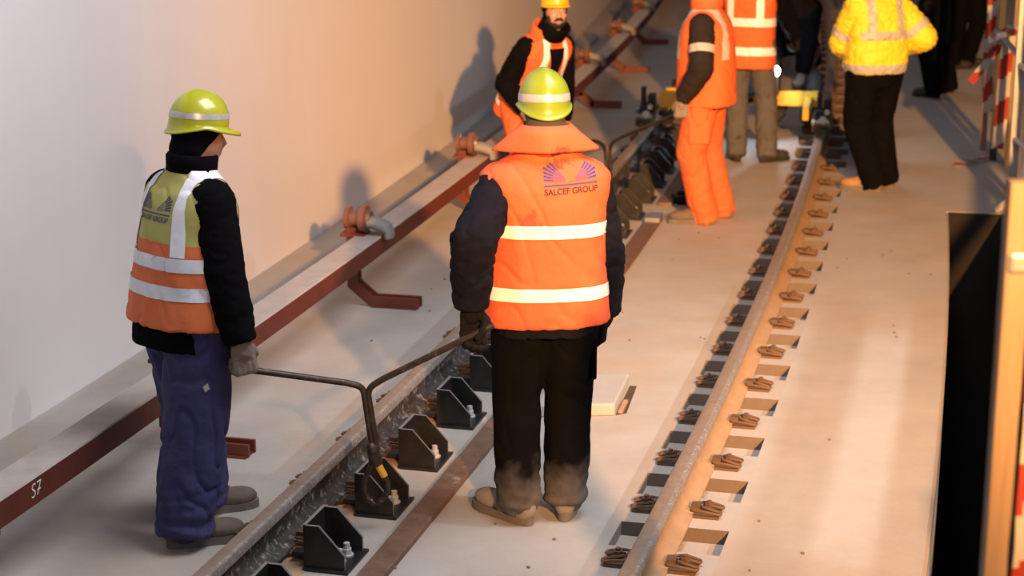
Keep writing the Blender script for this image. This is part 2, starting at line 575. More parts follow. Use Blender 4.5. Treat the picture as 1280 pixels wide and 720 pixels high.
# ------------------------------------------------------------------ gusset brackets
def gusset(mb, y, t=.012):
    p = [(0, .012), (.146, .012), (.146, .066), (.05, .172), (0, .172)]
    f = [(x, y - t / 2, z) for x, z in p]
    b = [(x, y + t / 2, z) for x, z in p]
    n = len(p)
    mb.add(f + b, [tuple(range(n)), tuple(reversed(range(n, 2 * n)))], 0)
    mb.add(f + b, [(i, i + n, (i + 1) % n + n, (i + 1) % n) for i in range(n)], 1)
def make_bracket():
    r = empty('gusset_bracket', (0, 0, 0))
    b = MB()
    b.box((.075, .105, .006), (.175, .235, .012))
    b.build('base_plate', black_steel, r, bevel=.002)
    b = MB(); gusset(b, .008); b.build('gusset_plate', [black_steel, cut_edge], r)
    b = MB(); gusset(b, .20); b.build('gusset_plate', [black_steel, cut_edge], r)
    b = MB()
    b.box((-.004, .104, .092), (.012, .20, .162), mi=0)
    b.box((-.004, .104, .1735), (.0125, .201, .002), mi=1)
    b.build('back_plate', [black_steel, cut_edge], r)
    b = MB()
    b.box((-.04, .07, .035), (.07, .05, .018))
    b.build('rail_lug', black_steel, r, bevel=.003)
    for (x, y) in ((.10, .075), (.105, .14)):
        b = MB()
        b.cone((x, y, .012), (x, y, .018), .025, .025, n=14)
        b.cone((x, y, .018), (x, y, .040), .019, .019, n=6)
        b.cone((x, y, .040), (x, y, .062), .012, .012, n=10)
        b.build('bolt', zinc, r)
    return r
ORD = ['nearest the camera, cut by the frame edge', 'second from the camera', 'third from the camera, behind the tongs loop', 'fourth from the camera', 'fifth from the camera', 'sixth from the camera, beside the black gloved hand',
       'seventh from the camera', 'eighth from the camera', 'ninth from the camera', 'tenth from the camera', 'eleventh from the camera', 'twelfth from the camera', 'thirteenth from the camera', 'fourteenth from the camera', 'fifteenth from the camera', 'sixteenth from the camera', 'seventeenth from the camera', 'eighteenth from the camera']
br = make_bracket()
BS = [5.60 + STEP * i for i in range(18)]
for i, s in enumerate(BS):
    o = br if i == 0 else copy_tree(br)
    o.location = T(s, -1.222, 0)
    o.rotation_euler = (0, 0, Th(s))
    lab = 'black gusset bracket beside the left rail, ' + ORD[i]
    tag(o, lab, 'bracket', 'gusset brackets along the left rail')

# rusty flat bar beside the brackets
fb = MB()
sweep(fb, [(-1.015, 0), (-.918, 0), (-.918, .022), (-.922, .025), (-1.011, .025), (-1.015, .022)], 4.5, 12.35)
o = fb.build('flat_bar', rust_flat)
tag(o, 'long rusty brown flat bar lying on the floor right of the black brackets', 'steel bar')
fb = MB()
sweep(fb, [(-1.015, 0), (-.918, 0), (-.918, .022), (-.922, .025), (-1.011, .025), (-1.015, .022)], 12.75, 19)
o = fb.build('flat_bar', rust_flat)
tag(o, 'farther brown flat bar on the floor, beyond the orange suited worker', 'steel bar')
# clutter at the joint between the flat bars
b = MB(); b.box((0, 0, .03), (.12, .14, .06)); b.box((.0, .0, .07), (.09, .03, .03))
o = b.build('steel_block', machine_dark, bevel=.004, loc=T(12.9, -.86, 0), rotz=Th(12.6) + .5)
tag(o, 'small black steel block on the floor at the toe of the orange suited worker', 'steel block')
b = MB(); b.box((0, 0, .045), (.10, .2, .03))
o = b.build('steel_plate', galv, bevel=.003, loc=T(12.2, -.96, -.005), rotz=Th(12.2))
tag(o, 'grey steel plate lying across the end of the rusty flat bar', 'steel plate')

# concrete cover slab with the open slot and wood beside it
A, Bq, Cq = gnd(668, 522), gnd(768, 520), gnd(786.5, 482)
d1 = (Cq - Bq)
Dq = A + d1
b = MB()
hz = Vector((0, 0, .06))
vs = [A, Bq, Cq, Dq, A + hz, Bq + hz, Cq + hz, Dq + hz]
b.add(vs, [(0, 3, 2, 1), (4, 5, 6, 7), (0, 1, 5, 4), (1, 2, 6, 5), (2, 3, 7, 6), (3, 0, 4, 7)])
o = b.build('cover_slab', concrete_light, bevel=.008)
tag(o, 'pale concrete cover slab lying on the floor behind the central worker', 'slab')
P0, P1 = gnd(769.5, 519), gnd(787.5, 482.5)
P2, P3_ = gnd(796, 483), gnd(783, 517)
b = MB()
lo = Vector((0, 0, .002))
b.add([P0 + lo, P1 + lo, P2 + lo, P3_ + lo, P0 - lo, P1 - lo, P2 - lo, P3_ - lo], [(0, 3, 2, 1), (4, 5, 6, 7), (0, 4, 7, 3), (3, 7, 6, 2), (2, 6, 5, 1), (1, 5, 4, 0)])
o = b.build('floor_slot', mat('slot_dark', (.07, .04, .022), .95, nscale=12, namp=.5), floor)
q0, q1 = gnd(775.5, 517), gnd(782.5, 503)
dd = (q1 - q0)
b = MB(); b.box((0, 0, .008), (.02, dd.length, .012))
o = b.build('wood_offcut', wood, loc=(q0 + q1) / 2, rotz=-math.atan2(dd.x, dd.y))
tag(o, 'thin pale wood offcut in the dark slot beside the concrete cover slab', 'wood')

# ------------------------------------------------------------------ conductor beam on red brackets
bm_ = MB()
for i in range(1):
    prof = [(-2.09, .30), (-2.09, .395), (-2.095, .40), (-2.235, .40), (-2.24, .395), (-2.24, .30)]
    n = len(prof); st = 70; sa, sb = 5.45, 34
    rings = [[T(sa + (sb - sa) * k / st, a, z) for a, z in prof] for k in range(st + 1)]
    bm_.v = [p for r in rings for p in r]
    for k in range(st):
        for j in range(n):
            j2 = (j + 1) % n
            bm_.f.append((k * n + j, k * n + j2, (k + 1) * n + j2, (k + 1) * n + j))
            bm_.m.append(1 if j in (1, 2, 3) else 0)
    bm_.f += [tuple(range(n)), tuple(range(st * n, st * n + n))]; bm_.m += [0, 0]
beam = bm_.build('conductor_beam', [red_oxide, beam_dusty])
tag(beam, 'long red oxide beam with dusty grey top, carried on brackets along the left wall', 'beam')
b = MB()
sweep(b, [(-2.078, .29), (-2.078, .395), (-2.085, .405), (-2.245, .405), (-2.25, .29)], 5.0, 5.53, .2)
b.build('joint_sleeve', mat('joint_black', (.015, .012, .012), .6), beam)

def text_mb(txt, size, shear=0, weight=.0):
    c = bpy.data.curves.new('t', 'FONT')
    c.body = txt
    c.size = size
    c.shear = shear
    c.offset = weight
    c.align_x = 'CENTER'
    c.align_y = 'CENTER'
    o = bpy.data.objects.new('t', c)
    COL.objects.link(o)
    dg = bpy.context.evaluated_depsgraph_get()
    dg.update()
    me = bpy.data.meshes.new_from_object(o.evaluated_get(dg))
    mb = MB()
    mb.add([v.co for v in me.vertices], [tuple(p.vertices) for p in me.polygons])
    bpy.data.objects.remove(o)
    bpy.data.meshes.remove(me)
    return mb
t = text_mb('S7', .075, .15, -.0008)
Ms = Matrix.Translation(T(5.80, -2.0895, .352)) @ Matrix.Rotation(Th(5.80), 4, 'Z') @ Matrix.Rotation(PI / 2, 4, 'Z') @ Matrix.Rotation(PI / 2, 4, 'X')
t.box((.022, -.003, 0), (.022, .004, .001))
t.xf(Ms)
o = t.build('painted_mark', white_paint, beam)
o['label'] = 'white hand painted mark S7'

def make_support():
    r = empty('beam_support', (0, 0, 0))
    # bent foot: two parallel flats, heel under the beam, toe towards the track
    path = [(0, .43), (0, .12), (.11, .03), (.365, .03)]
    for y in (-.035, .035):
        b = MB()
        w_ = .028
        for (p, q) in zip(path[:-1], path[1:]):
            pv, qv = Vector((p[0], y, p[1])), Vector((q[0], y, q[1]))
            d = (qv - pv).normalized()
            nrm = Vector((d.z, 0, -d.x)) * w_
            e = d * .012
            t_ = Vector((0, .008, 0))
            vs = [pv - nrm - e - t_, pv + nrm - e - t_, qv + nrm + e - t_, qv - nrm + e - t_, pv - nrm - e + t_, pv + nrm - e + t_, qv + nrm + e + t_, qv - nrm + e + t_]
            b.add(vs, [(0, 3, 2, 1), (4, 5, 6, 7), (0, 1, 5, 4), (1, 2, 6, 5), (2, 3, 7, 6), (3, 0, 4, 7)])
        b.build('bent_flat', red_oxide, r)
    b = MB(); b.box((.24, 0, .004), (.26, .12, .008)); b.build('foot_plate', red_oxide, r)
    b = MB(); b.box((.01, 0, .402), (.14, .12, .02)); b.box((.0, 0, .35), (.045, .06, .1)); b.build('head_plate', red_oxide, r, bevel=.004)
    # porcelain insulator, axis across the track
    b = MB()
    pr = [(-.075, .02), (-.075, .062), (-.05, .066), (-.045, .045), (-.02, .042), (.005, .045), (.01, .075), (.045, .078), (.05, .05), (.07, .045), (.07, .02)]
    n = 24
    b.loft([[Vector((x + .035, rr * math.cos(2 * PI * j / n), (.487 + x * .0) + rr * math.sin(2 * PI * j / n))) for j in range(n)] for x, rr in pr])
    b.build('insulator', insul_m, r, smooth='auto')
    # grey clamp arm hooking over the beam
    b = MB()
    p = rounded([(.09, 0, .47), (.13, 0, .465), (.18, 0, .45), (.205, 0, .43), (.207, 0, .39)], .04, 4)
    rings = []
    for k, q in enumerate(p):
        d = (p[min(k + 1, len(p) - 1)] - p[max(k - 1, 0)]).normalized()
        nz = Vector((-d.z, 0, d.x))
        h = .036 if k < 12 else .026
        rings.append([q + nz * (h * math.sin(a)) + Vector((0, .055 * math.cos(a), 0)) for a in [2 * PI * j / 14 for j in range(14)]])
    b.loft(rings)
    b.build('clamp_arm', clamp_m, r, smooth='auto')
    return r
sup = make_support()
SUPS = [(7.16, 'partly hidden by the worker in blue trousers'), (9.66, 'in full view left of the central worker'), (12.1, 'half hidden by the sleeve of the central worker'), (14.5, 'behind the bearded worker'), (16.9, 'just right of the bearded worker'), (19.3, 'next beyond the one right of the bearded worker'), (21.7, 'at the top edge of the picture')]
for i, (s, tx) in enumerate(SUPS):
    o = sup if i == 0 else copy_tree(sup)
    o.location = T(s + .10, -2.262, .0)
    o.rotation_euler = (0, 0, Th(s))
    tag(o, 'red bent beam support with brown insulator, ' + tx, 'support', 'supports under the long beam')

# ------------------------------------------------------------------ figures
def remesh(mb, voxel, smooth=3):
    me = mb.mesh('tmp', [])
    bm = bmesh.new(); bm.from_mesh(me)
    bmesh.ops.recalc_face_normals(bm, faces=bm.faces)
    bm.to_mesh(me); bm.free()
    o = bpy.data.objects.new('tmp', me)
    COL.objects.link(o)
    md = o.modifiers.new('r', 'REMESH'); md.mode = 'VOXEL'; md.voxel_size = voxel
    if smooth:
        sm = o.modifiers.new('s', 'SMOOTH'); sm.iterations = smooth; sm.factor = .5
    dg = bpy.context.evaluated_depsgraph_get(); dg.update()
    out = bpy.data.meshes.new_from_object(o.evaluated_get(dg))
    bpy.data.objects.remove(o); bpy.data.meshes.remove(me)
    return out
def solid(name, mb, mats, parent, voxel=.01, smooth=3, wrinkle=None):
    me = remesh(mb, voxel, smooth)
    me.name = name
    if not isinstance(mats, (list, tuple)):
        mats = [mats]
    for m in mats:
        me.materials.append(m)
    if wrinkle:
        nr = [v.normal.copy() for v in me.vertices]
        for v, n in zip(me.vertices, nr):
            v.co += n * wrinkle(v.co)
    for p in me.polygons:
        p.use_smooth = True
    o = bpy.data.objects.new(name, me)
    COL.objects.link(o)
    o.parent = parent
    return o
def folds(amp, sx=6, sz=6, seed=0., ridged=True):
    def f(p):
        q = Vector((p.x * sx + seed, p.y * sx, p.z * sz + seed))
        a = noise.noise(q)
        b_ = noise.noise(q * 2.3)
        r = (1 - abs(a) * 2.2) if ridged else a
        c_ = noise.noise(Vector((p.x * sx * 1.5 + p.z * 5 - seed, p.y * sx * 1.5 + 3, p.z * sz * 1.1 - p.x * 4 + seed)))
        return amp * (.7 * r + .4 * b_ - .9 * math.exp(-(c_ / .09) ** 2))
    return f
def leg_folds(amp, zlow, seed):
    base = folds(amp, 7, 4, seed)
    def f(p):
        w_ = max(0, 1 - max(0, p.z - zlow) / .22)
        q = noise.noise(Vector((p.x * 5 + seed, p.y * 5, p.z * 3)))
        return base(p) + w_ * .011 * noise.noise(Vector((p.x * 4 + seed, p.y * 4, p.z * 30 + q * 2))) + (.3 + .7 * w_) * .004 * noise.noise(Vector((p.x * 9, p.y * 9 + seed, p.z * 22 + p.x * 12)))
    return f
def bisected(o, planes, name, m, offset=.003, parent=None, label=None):
    """band cut out of a garment between planes (world/root space), lifted off its surface"""
    bm = bmesh.new(); bm.from_mesh(o.data)
    for co, no in planes:
        g = bm.verts[:] + bm.edges[:] + bm.faces[:]
        bmesh.ops.bisect_plane(bm, geom=g, plane_co=co, plane_no=no, clear_outer=True)
    bm.normal_update()
    for v in bm.verts:
        v.co += v.normal * offset
    me = bpy.data.meshes.new(name)
    bm.to_mesh(me); bm.free()
    me.materials.clear(); me.materials.append(m)
    for p in me.polygons:
        p.material_index = 0
        p.use_smooth = True
    b = bpy.data.objects.new(name, me)
    COL.objects.link(b)
    b.parent = parent or o
    if label:
        b['label'] = label
    return b
def split_paint(o, co, no, idx):
    bm = bmesh.new(); bm.from_mesh(o.data)
    bmesh.ops.bisect_plane(bm, geom=bm.verts[:] + bm.edges[:] + bm.faces[:], plane_co=co, plane_no=no)
    co, no = Vector(co), Vector(no)
    for f in bm.faces:
        if (f.calc_center_median() - co).dot(no) > 0:
            f.material_index = idx
    bm.to_mesh(o.data); bm.free()
def decal(mb, M, direction, target, name, m, parent, off=.0025):
    """flat print: mb lies in its xy plane, M puts it in root space in front of the cloth; thrown along direction onto it"""
    bv = BVHTree.FromPolygons([v.co for v in target.data.vertices], [tuple(p.vertices) for p in target.data.polygons])
    d = Vector(direction).normalized()
    out = []
    for p in mb.v:
        q = M @ p
        h = bv.ray_cast(q, d)
        out.append(h[0] - d * off if h[0] else q + d * .1)
    mb.v = out
    return mb.build(name, m, parent)
def emblem():
    """two fans of rays over a bar"""
    mb = MB()
    for sgn in (-1, 1):
        apex = Vector((sgn * .012, .012, 0))
        for k in range(6):
            a0 = R(4 + k * 8.2)
            a1 = a0 + R(5.0)
            l1 = .112 / math.cos(a0) if k < 4 else .135 - .004 * k
            for (f0, f1) in ((.12, .55), (.58, 1.0)):
                w0 = .35 if f0 < .5 else 0
                aa, ab = a0 + R(w0 * 2), a1 - R(w0 * 2)
                steps = 3
                for q in range(steps):
                    g0, g1 = f0 + (f1 - f0) * q / steps, f0 + (f1 - f0) * (q + 1) / steps
                    pts = [apex + Vector((sgn * math.cos(a) * l1 * g, math.sin(a) * l1 * g, 0)) for a, g in ((aa, g0), (aa, g1), (ab, g1), (ab, g0))]
                    mb.add(pts, [(0, 1, 2, 3) if sgn > 0 else (3, 2, 1, 0)])
    n = 10
    for k in range(n):
        a, c = -.125 + .25 * k / n, -.125 + .25 * (k + 1) / n
        mb.add([(a, -.006, 0), (c, -.006, 0), (c, .002, 0), (a, .002, 0)], [(0, 1, 2, 3)])
    return mb
def logo(M, direction, target, parent, scale=1., m1=print_blue, m2=print_grey, pname='emblem'):
    S = Matrix.Scale(scale, 4)
    decal(emblem(), M @ S, direction, target, pname, m1, parent)
    t_ = text_mb('SALCEF GROUP', .040, 0, .0012)
    w_ = max(p.x for p in t_.v) - min(p.x for p in t_.v)
    k = .25 / w_
    t_.xf(Matrix.Translation((0, -.031, 0)) @ Matrix.Diagonal((k, 1.05 * k if k < 1.2 else 1, 1, 1)))
    decal(t_, M @ S, direction, target, 'lettering', m2, parent)

def ik(a, c, l1, l2, pole):
    """middle joint of a two bone limb; returns (mid, end)"""
    a, c = Vector(a), Vector(c)
    d = c - a
    L = d.length
    if L > (l1 + l2) * .999:
        c = a + d * ((l1 + l2) * .999 / L)
        d = c - a
        L = d.length
    x = (l1 * l1 - l2 * l2 + L * L) / (2 * L)
    h = math.sqrt(max(l1 * l1 - x * x, 0))
    u = d / L
    p = Vector(pole)
    p = (p - u * p.dot(u)).normalized()
    return a + u * x + p * h, c

def hand_mb(mb, wrist, d, n, t, curl=(55, 70, 40), thumb_in=.6, sc=1., spread=0, fat=1.):
    """five fingered hand: d forearm->fingers, n palm normal, t towards the thumb"""
    d, n, t = Vector(d).normalized(), Vector(n).normalized(), Vector(t).normalized()
    wrist = Vector(wrist)
    k = sc
    P = lambda a, b_, c: wrist + (d * a + t * b_ + n * c) * k
    r = .0135 * k * fat
    mb.chain([P(-.01, 0, 0), P(.03, .0, 0)], [.030 * k, .031 * k], n=10)
    for b_ in (.026, .009, -.009, -.026):
        mb.chain([P(.02, b_ * .8, 0), P(.092, b_, 0)], [.017 * k, .0155 * k], n=10)
    for i, (b_, L) in enumerate(((.030, .93), (.010, 1.0), (-.011, .95), (-.031, .78))):
        p = P(.092 - abs(b_) * .12, b_, .002)
        a = 0
        pts, rad = [p], [r * 1.02]
        for q, ph in enumerate((.046, .029, .023)):
            a += R(curl[q] * (1 + .06 * i))
            dirv = d * math.cos(a) + n * math.sin(a) + t * (spread * b_ * 6)
            p = p + dirv * (ph * L * k)
            pts.append(p)
            rad.append(r * (.98 - .07 * q))
        mb.chain(pts, rad, n=10)
    th = [P(.022, .026, .006), P(.052, .044, .022 + .012 * thumb_in), P(.080, .040 - .015 * thumb_in, .040 + .008 * thumb_in), P(.100, .034 - .03 * thumb_in, .046 + .004 * thumb_in)]
    mb.chain(th, [r * 1.25, r * 1.15, r * 1.02, r * .9], n=10)

PS = .957
class Fig:
    def __init__(self, label, pelvis, yaw, lean=0, side=0, feet=None, foot_yaw=None, head_yaw=0, head_pitch=0, head_roll=0, sc=1., voxel=.012):
        self.sc = sc = sc * PS
        self.pel = Vector((pelvis[0], pelvis[1], pelvis[2] * PS))
        g = Vector((pelvis[0], pelvis[1], 0))
        self.root = empty('person', g)
        tag(self.root, label, 'person', 'workers on the track')
        self.g = g
        self.pel = self.pel - g
        self.yaw = yaw
        self.Rz = Matrix.Rotation(yaw, 3, 'Z')
        self.M = self.Rz @ Matrix.Rotation(-lean, 3, 'X') @ Matrix.Rotation(side, 3, 'Y')
        self.feet = [Vector(f) - g for f in feet]
        self.fy = foot_yaw
        self.hM = Matrix.Rotation(yaw + head_yaw, 3, 'Z') @ Matrix.Rotation(-head_pitch, 3, 'X') @ Matrix.Rotation(head_roll, 3, 'Y')
        self.neck = self.tp(0, -.01, .575)
        hv = (self.M @ Vector((0, .35, 1))).normalized()
        self.head = self.neck + (self.M @ Vector((0, .018, .085)) + self.hM @ Vector((0, .012, .075))) * sc
        self.voxel = voxel
        self.shw, self.shz = .170, .445
        self.arms = {}
        self.legs = {}
    def tp(self, x, y, z):
        return self.pel + self.M @ (Vector((x, y, z)) * self.sc)
    def loc(self, p):
        return Vector(p) - self.g
    def hp(self, x, y, z):
        return self.head + self.hM @ (Vector((x, y, z)) * self.sc)
    def leg(self, i, pole=None):
        s = -1 if i == 0 else 1
        hip = self.pel + self.Rz @ Vector((s * .092 * self.sc, 0, 0))
        fd = Vector((-math.sin(self.fy[i]), math.cos(self.fy[i]), 0))
        ank = self.feet[i] + Vector((0, 0, .10)) - fd * .035
        knee, ank = ik(hip, ank, .432 * self.sc, .412 * self.sc, pole or fd)
        self.legs[i] = (hip, knee, ank, fd)
    def arm(self, i, wrist, pole):
        s = -1 if i == 0 else 1
        sh = self.tp(s * self.shw, -.005, self.shz)
        el, wr = ik(sh, self.loc(wrist), .30 * self.sc, .265 * self.sc, pole)
        self.arms[i] = (sh, el, wr)
        return wr
    def ring(self, z, rx, ry, cy=0, cx=0, n=44, e=2.4):
        out = []
        for j in range(n):
            a = 2 * PI * j / n
            c, s = math.cos(a), math.sin(a)
            x = rx * math.copysign(abs(c) ** (2 / e), c)
            y = ry * math.copysign(abs(s) ** (2 / e), s)
            out.append(self.tp(cx + x, cy + y, z))
        return out
    def torso(self, mb, rows):
        mb.loft([self.ring(*r) for r in rows])
    def body(self, face=False, ears=False):
        mb = MB()
        self.torso(mb, [(-.09, .15, .10), (0, .162, .105), (.12, .145, .098), (.25, .15, .105), (.38, .165, .11), (.47, .16, .10), (.53, .11, .075), (.565, .065, .06)])
        mb.chain([self.tp(0, -.015, .54), self.neck, self.hp(0, -.02, -.05)], [.062, .058, .056])
        for i in self.legs:
            h, k, a, fd = self.legs[i]
            mb.chain([h, h.lerp(k, .5), k, k.lerp(a, .4), a], [.088, .075, .055, .052, .038])
            mb.chain([a, a + fd * .06 - Vector((0, 0, .058)), a + fd * .13 - Vector((0, 0, .065))], [.032, .024, .018])
        for i in self.arms:
            s, e, wr = self.arms[i]
            mb.chain([self.tp((-1 if i == 0 else 1) * .10, 0, .43), s, s.lerp(e, .5), e, e.lerp(wr, .3), wr], [.06, .056, .048, .04, .036, .022])
            mb.chain([wr, wr + (wr - e).normalized() * .03], [.022, .018])
        H = self.hp
        rot = self.hM.to_4x4()
        mb.ball(H(0, -.008, .03), (.072, .090, .086), rot, nu=24, nv=16)
        mb.ball(H(0, .022, -.03), (.062, .072, .075), rot, nu=24, nv=16)
        mb.ball(H(0, .045, -.075), (.040, .042, .035), rot, nu=20, nv=12)
        mb.chain([H(0, .083, .02), H(0, .098, -.012), H(0, .106, -.025)], [.010, .013, .015])
        for s in (-1, 1):
            if ears:
                mb.ball(H(s * .076, -.005, -.008), (.012, .022, .034), rot)
            mb.ball(H(s * .030, .086, .034), (.022, .012, .008), rot)
            mb.ball(H(s * .038, .072, -.02), (.022, .018, .02), rot)
            mb.ball(H(s * .012, .105, -.03), (.009, .008, .007), rot)
        mb.ball(H(0, .088, -.058), (.024, .012, .006), rot)
        mb.ball(H(0, .086, -.068), (.020, .012, .007), rot)
        o = solid('body', mb, skin, self.root, .007 if face else self.voxel, 2)
        if face:
            for s in (-1, 1):
                e = MB(); e.ball(H(s * .031, .0845, .012), (.014, .011, .009), rot); e.build('eye', eye_w, o, smooth=True)
                e = MB(); e.ball(H(s * .031, .0935, .011), (.0055, .004, .0065), rot); e.build('iris', eye_d, o, smooth=True)
                e = MB(); e.chain([H(s * .016, .099, .032), H(s * .033, .098, .037), H(s * .050, .085, .031)], [.004, .005, .004]); e.build('eyebrow', hair_m, o, smooth=True)
            e = MB(); e.ball(H(0, .0965, -.063), (.022, .007, .007), rot); e.build('lips', lip_m, o, smooth=True)
        return o
    def trousers(self, m, r=(.118, .098, .083, .082, .078), zlow=.1, amp=.006, seed=0., low=.06, vox=None):
        mb = MB()
        rr = self.Rz.to_4x4()
        mb.ball(self.pel + Vector((0, 0, .0)), (.178, .135, .15), rr, nu=24, nv=14)
        mb.ball(self.pel + self.Rz @ Vector((0, -.045, -.03)), (.155, .105, .12), rr, nu=24, nv=14)
        for i in self.legs:
            h, k, a, fd = self.legs[i]
            e = a + (a - k).normalized() * low
            mb.chain([h, h.lerp(k, .5), k, k.lerp(a, .45), a, e], [r[0], r[1], r[2], r[3], r[4], r[4] * .97], end1=False, n=20)
        return solid('trousers', mb, m, self.root, vox or max(.01, self.voxel * .9), 4, leg_folds(amp, zlow, seed))
    def jacket(self, m, rows, rad=(.082, .072, .068, .055), amp=.006, seed=1., vox=None, name='jacket', cuff=0.0):
        mb = MB()
        self.torso(mb, rows)
        for i in self.arms:
            s, e, wr = self.arms[i]
            sg = -1 if i == 0 else 1
            end = wr + (wr - e).normalized() * cuff
            mb.chain([self.tp(sg * .08, 0, .42), s, s.lerp(e, .5), e, e.lerp(end, .5), end], [.07, rad[0], (rad[0] + rad[1]) / 2, rad[1], rad[2], rad[3]], end1=False, n=18)
        return solid(name, mb, m, self.root, vox or self.voxel, 3, folds(amp, 9, 14, seed))
    def vest(self, mats, rows, amp=.004, seed=2., vox=None, name='vest', sx=5, sz=4):
        mb = MB()
        self.torso(mb, rows)
        return solid(name, mb, mats, self.root, vox or self.voxel, 2, folds(amp, sx, sz, seed))
    def boots(self, m, ms, vox=.008, sc=1.):
        for i in self.legs:
            h, k, a, fd = self.legs[i]
            F = self.feet[i]
            rot = Matrix.Rotation(self.fy[i], 4, 'Z')
            X = lambda x, y, z: F + rot @ (Vector((x, y, z)) * sc)
            mb = MB()
            mb.ball(X(0, -.065, .06), (.043, .048, .055), rot)
            mb.ball(X(0, .02, .058), (.046, .095, .048), rot)
            mb.ball(X(0, .105, .046), (.051, .085, .040), rot)
            mb.chain([X(0, -.05, .06), X(0, -.045, .12), X(0, -.04, .17)], [.048, .05, .052])
            mb.cone(X(0, .02, .028), X(0, .02, .04), .045, .045)
            b = solid('boot', mb, m, self.root, vox, 2)
            sm = MB()
            out = []
            for j in range(28):
                q = 2 * PI * j / 28
                y = .045 + .145 * math.sin(q)
                wd = .046 + .010 * math.sin(q) - (.006 if abs(math.sin(q)) < .3 else 0)
                out.append((wd * math.copysign(abs(math.cos(q)) ** .75, math.cos(q)), y))
            sm.loft([[X(x, y, z) for x, y in out] for z in (.001, .012, .03)])
            sm.build('sole', ms, b, smooth='auto')
    def glove(self, i, m, d, n, t, curl=(60, 75, 45), thumb=.6, sc=1.12, vox=.005, cuff=None, wrist=None, spread=0):
        mb = MB()
        s, e, wr = self.arms[i]
        w_ = self.loc(wrist) if wrist is not None else wr
        hand_mb(mb, w_, d, n, t, curl, thumb, sc, spread, 1.08)
        f = (wr - e).normalized()
        mb.chain([w_ - f * .05, w_ + Vector(d).normalized() * .02], [.042, .036], n=14)
        g = solid('glove', mb, m, self.root, vox, 2, folds(.0015, 40, 40, 3.))
        return g
    def helmet(self, m, tilt=0, peak=.045, band=None, band_m=None, tz=.0, sc=1., yaw=0, ridge=True):
        """shell with rim, peak and crest, worn in the head's frame"""
        L = Matrix.Rotation(yaw, 3, 'Z') @ Matrix.Rotation(-tilt, 3, 'X')
        H = lambda x, y, z: self.head + self.hM @ (L @ (Vector((x, y, z)) * self.sc * sc) + Vector((0, -.004, .045 + tz)))
        n = 48
        mb = MB()
        rings = []
        RX, RY, RZ = .100, .122, .118
        rows = [(R(a), 0) for a in (4, 12, 22, 32, 42, 52, 62, 72, 80, 86, 90)]
        for a, _ in rows:
            ring = []
            for j in range(n):
                q = 2 * PI * j / n
                x, y, z = RX * math.sin(a) * math.cos(q), RY * math.sin(a) * math.sin(q), RZ * math.cos(a)
                if ridge and abs(x) < .03 and a < R(75):
                    z += .006 * (1 - (abs(x) / .03) ** 2) * math.sin(min(1, a / R(12)) * PI / 2)
                ring.append((x, y, z, q))
            rings.append(ring)
        def low(q):            # rim drops at the nape
            s_ = math.sin(q)
            return -.048 * max(0, -s_) ** 1.2 - .012
        def outw(q):
            s_ = math.sin(q)
            return .008 + peak * max(0, s_) ** 2.2
        base = rings[-1]
        ext = []
        for (f, o_, dz) in ((.5, 0, 0), (1, .002, 0), (1, .6, -.004), (1, 1.0, -.008), (1, 1.0, -.014), (1, .55, -.011), (1, -.2, -.010), (.4, -.5, 0), (-.8, -1.2, 0)):
            r_ = []
            for (x, y, z, q) in base:
                k = outw(q) * o_
                r_.append((x + math.cos(q) * k, y + math.sin(q) * k, low(q) * f + dz * (1 + .8 * max(0, math.sin(q))), q))
            ext.append(r_)
        allr = [[H(p[0], p[1], p[2]) for p in r_] for r_ in rings + ext]
        mb.loft(allr, caps=True)
        o = mb.build('hard_hat', m, self.root, smooth=True)
        if band:
            z0, z1, slope = band
            nv = self.hM @ (L @ Vector((0, -slope, 1)).normalized())
            dome = MB()
            dome.loft([[H(p[0] * 1.012, p[1] * 1.012, p[2] * 1.01) for p in r_] for r_ in rings + ext[:2]], caps=False)
            d = dome.build('tmp', m, None)
            c0 = H(0, 0, z0); c1 = H(0, 0, z1)
            b = bisected(d, [(c0, -nv), (c1, nv)], 'reflective_strip', band_m or silver, .0, o)
            bpy.data.objects.remove(d)
        return o
    def cap(self, m, low=-.05, name='knit_cap', face_cut=.055):
        """knitted cap or balaclava under the hard hat"""
        mb = MB()
        rot = self.hM.to_4x4()
        mb.ball(self.hp(0, -.012, .028), (.081, .098, .095), rot, nu=24, nv=16)
        mb.ball(self.hp(0, -.030, low * .6), (.078, .080, .078), rot, nu=24, nv=16)
        o = solid(name, mb, m, self.root, .008, 3)
        bm = bmesh.new(); bm.from_mesh(o.data)
        co = self.hp(0, face_cut, .045); no = self.hM @ Vector((0, 1, -.9)).normalized()
        bmesh.ops.bisect_plane(bm, geom=bm.verts[:] + bm.edges[:] + bm.faces[:], plane_co=co, plane_no=no, clear_outer=True)
        bm.to_mesh(o.data); bm.free()
        return o
    def collar(self, m, rows, name='collar', n=40, seed=0.):
        """rows: (z, rx, ry, cy) going round from inside up and over to the outside"""
        mb = MB()
        mb.loft([self.ring(r[0], r[1], r[2], r[3] if len(r) > 3 else 0, 0, n, r[4] if len(r) > 4 else 2.2) for r in rows], caps=False, closed=True)
        return mb.build(name, m, self.root, smooth=True)
    def up(self, z):
        return self.tp(0, 0, z)
    def U(self):
        return self.M @ Vector((0, 0, 1))
    def hband(self, o, z0, z1, m, name='reflective_band', off=.003, tilt=0, extra=(), label=None):
        u = self.M @ Vector((0, tilt, 1)).normalized()
        pl = [(self.up(z0), -u), (self.up(z1), u)] + list(extra)
        return bisected(o, pl, name, m, off, None, label)
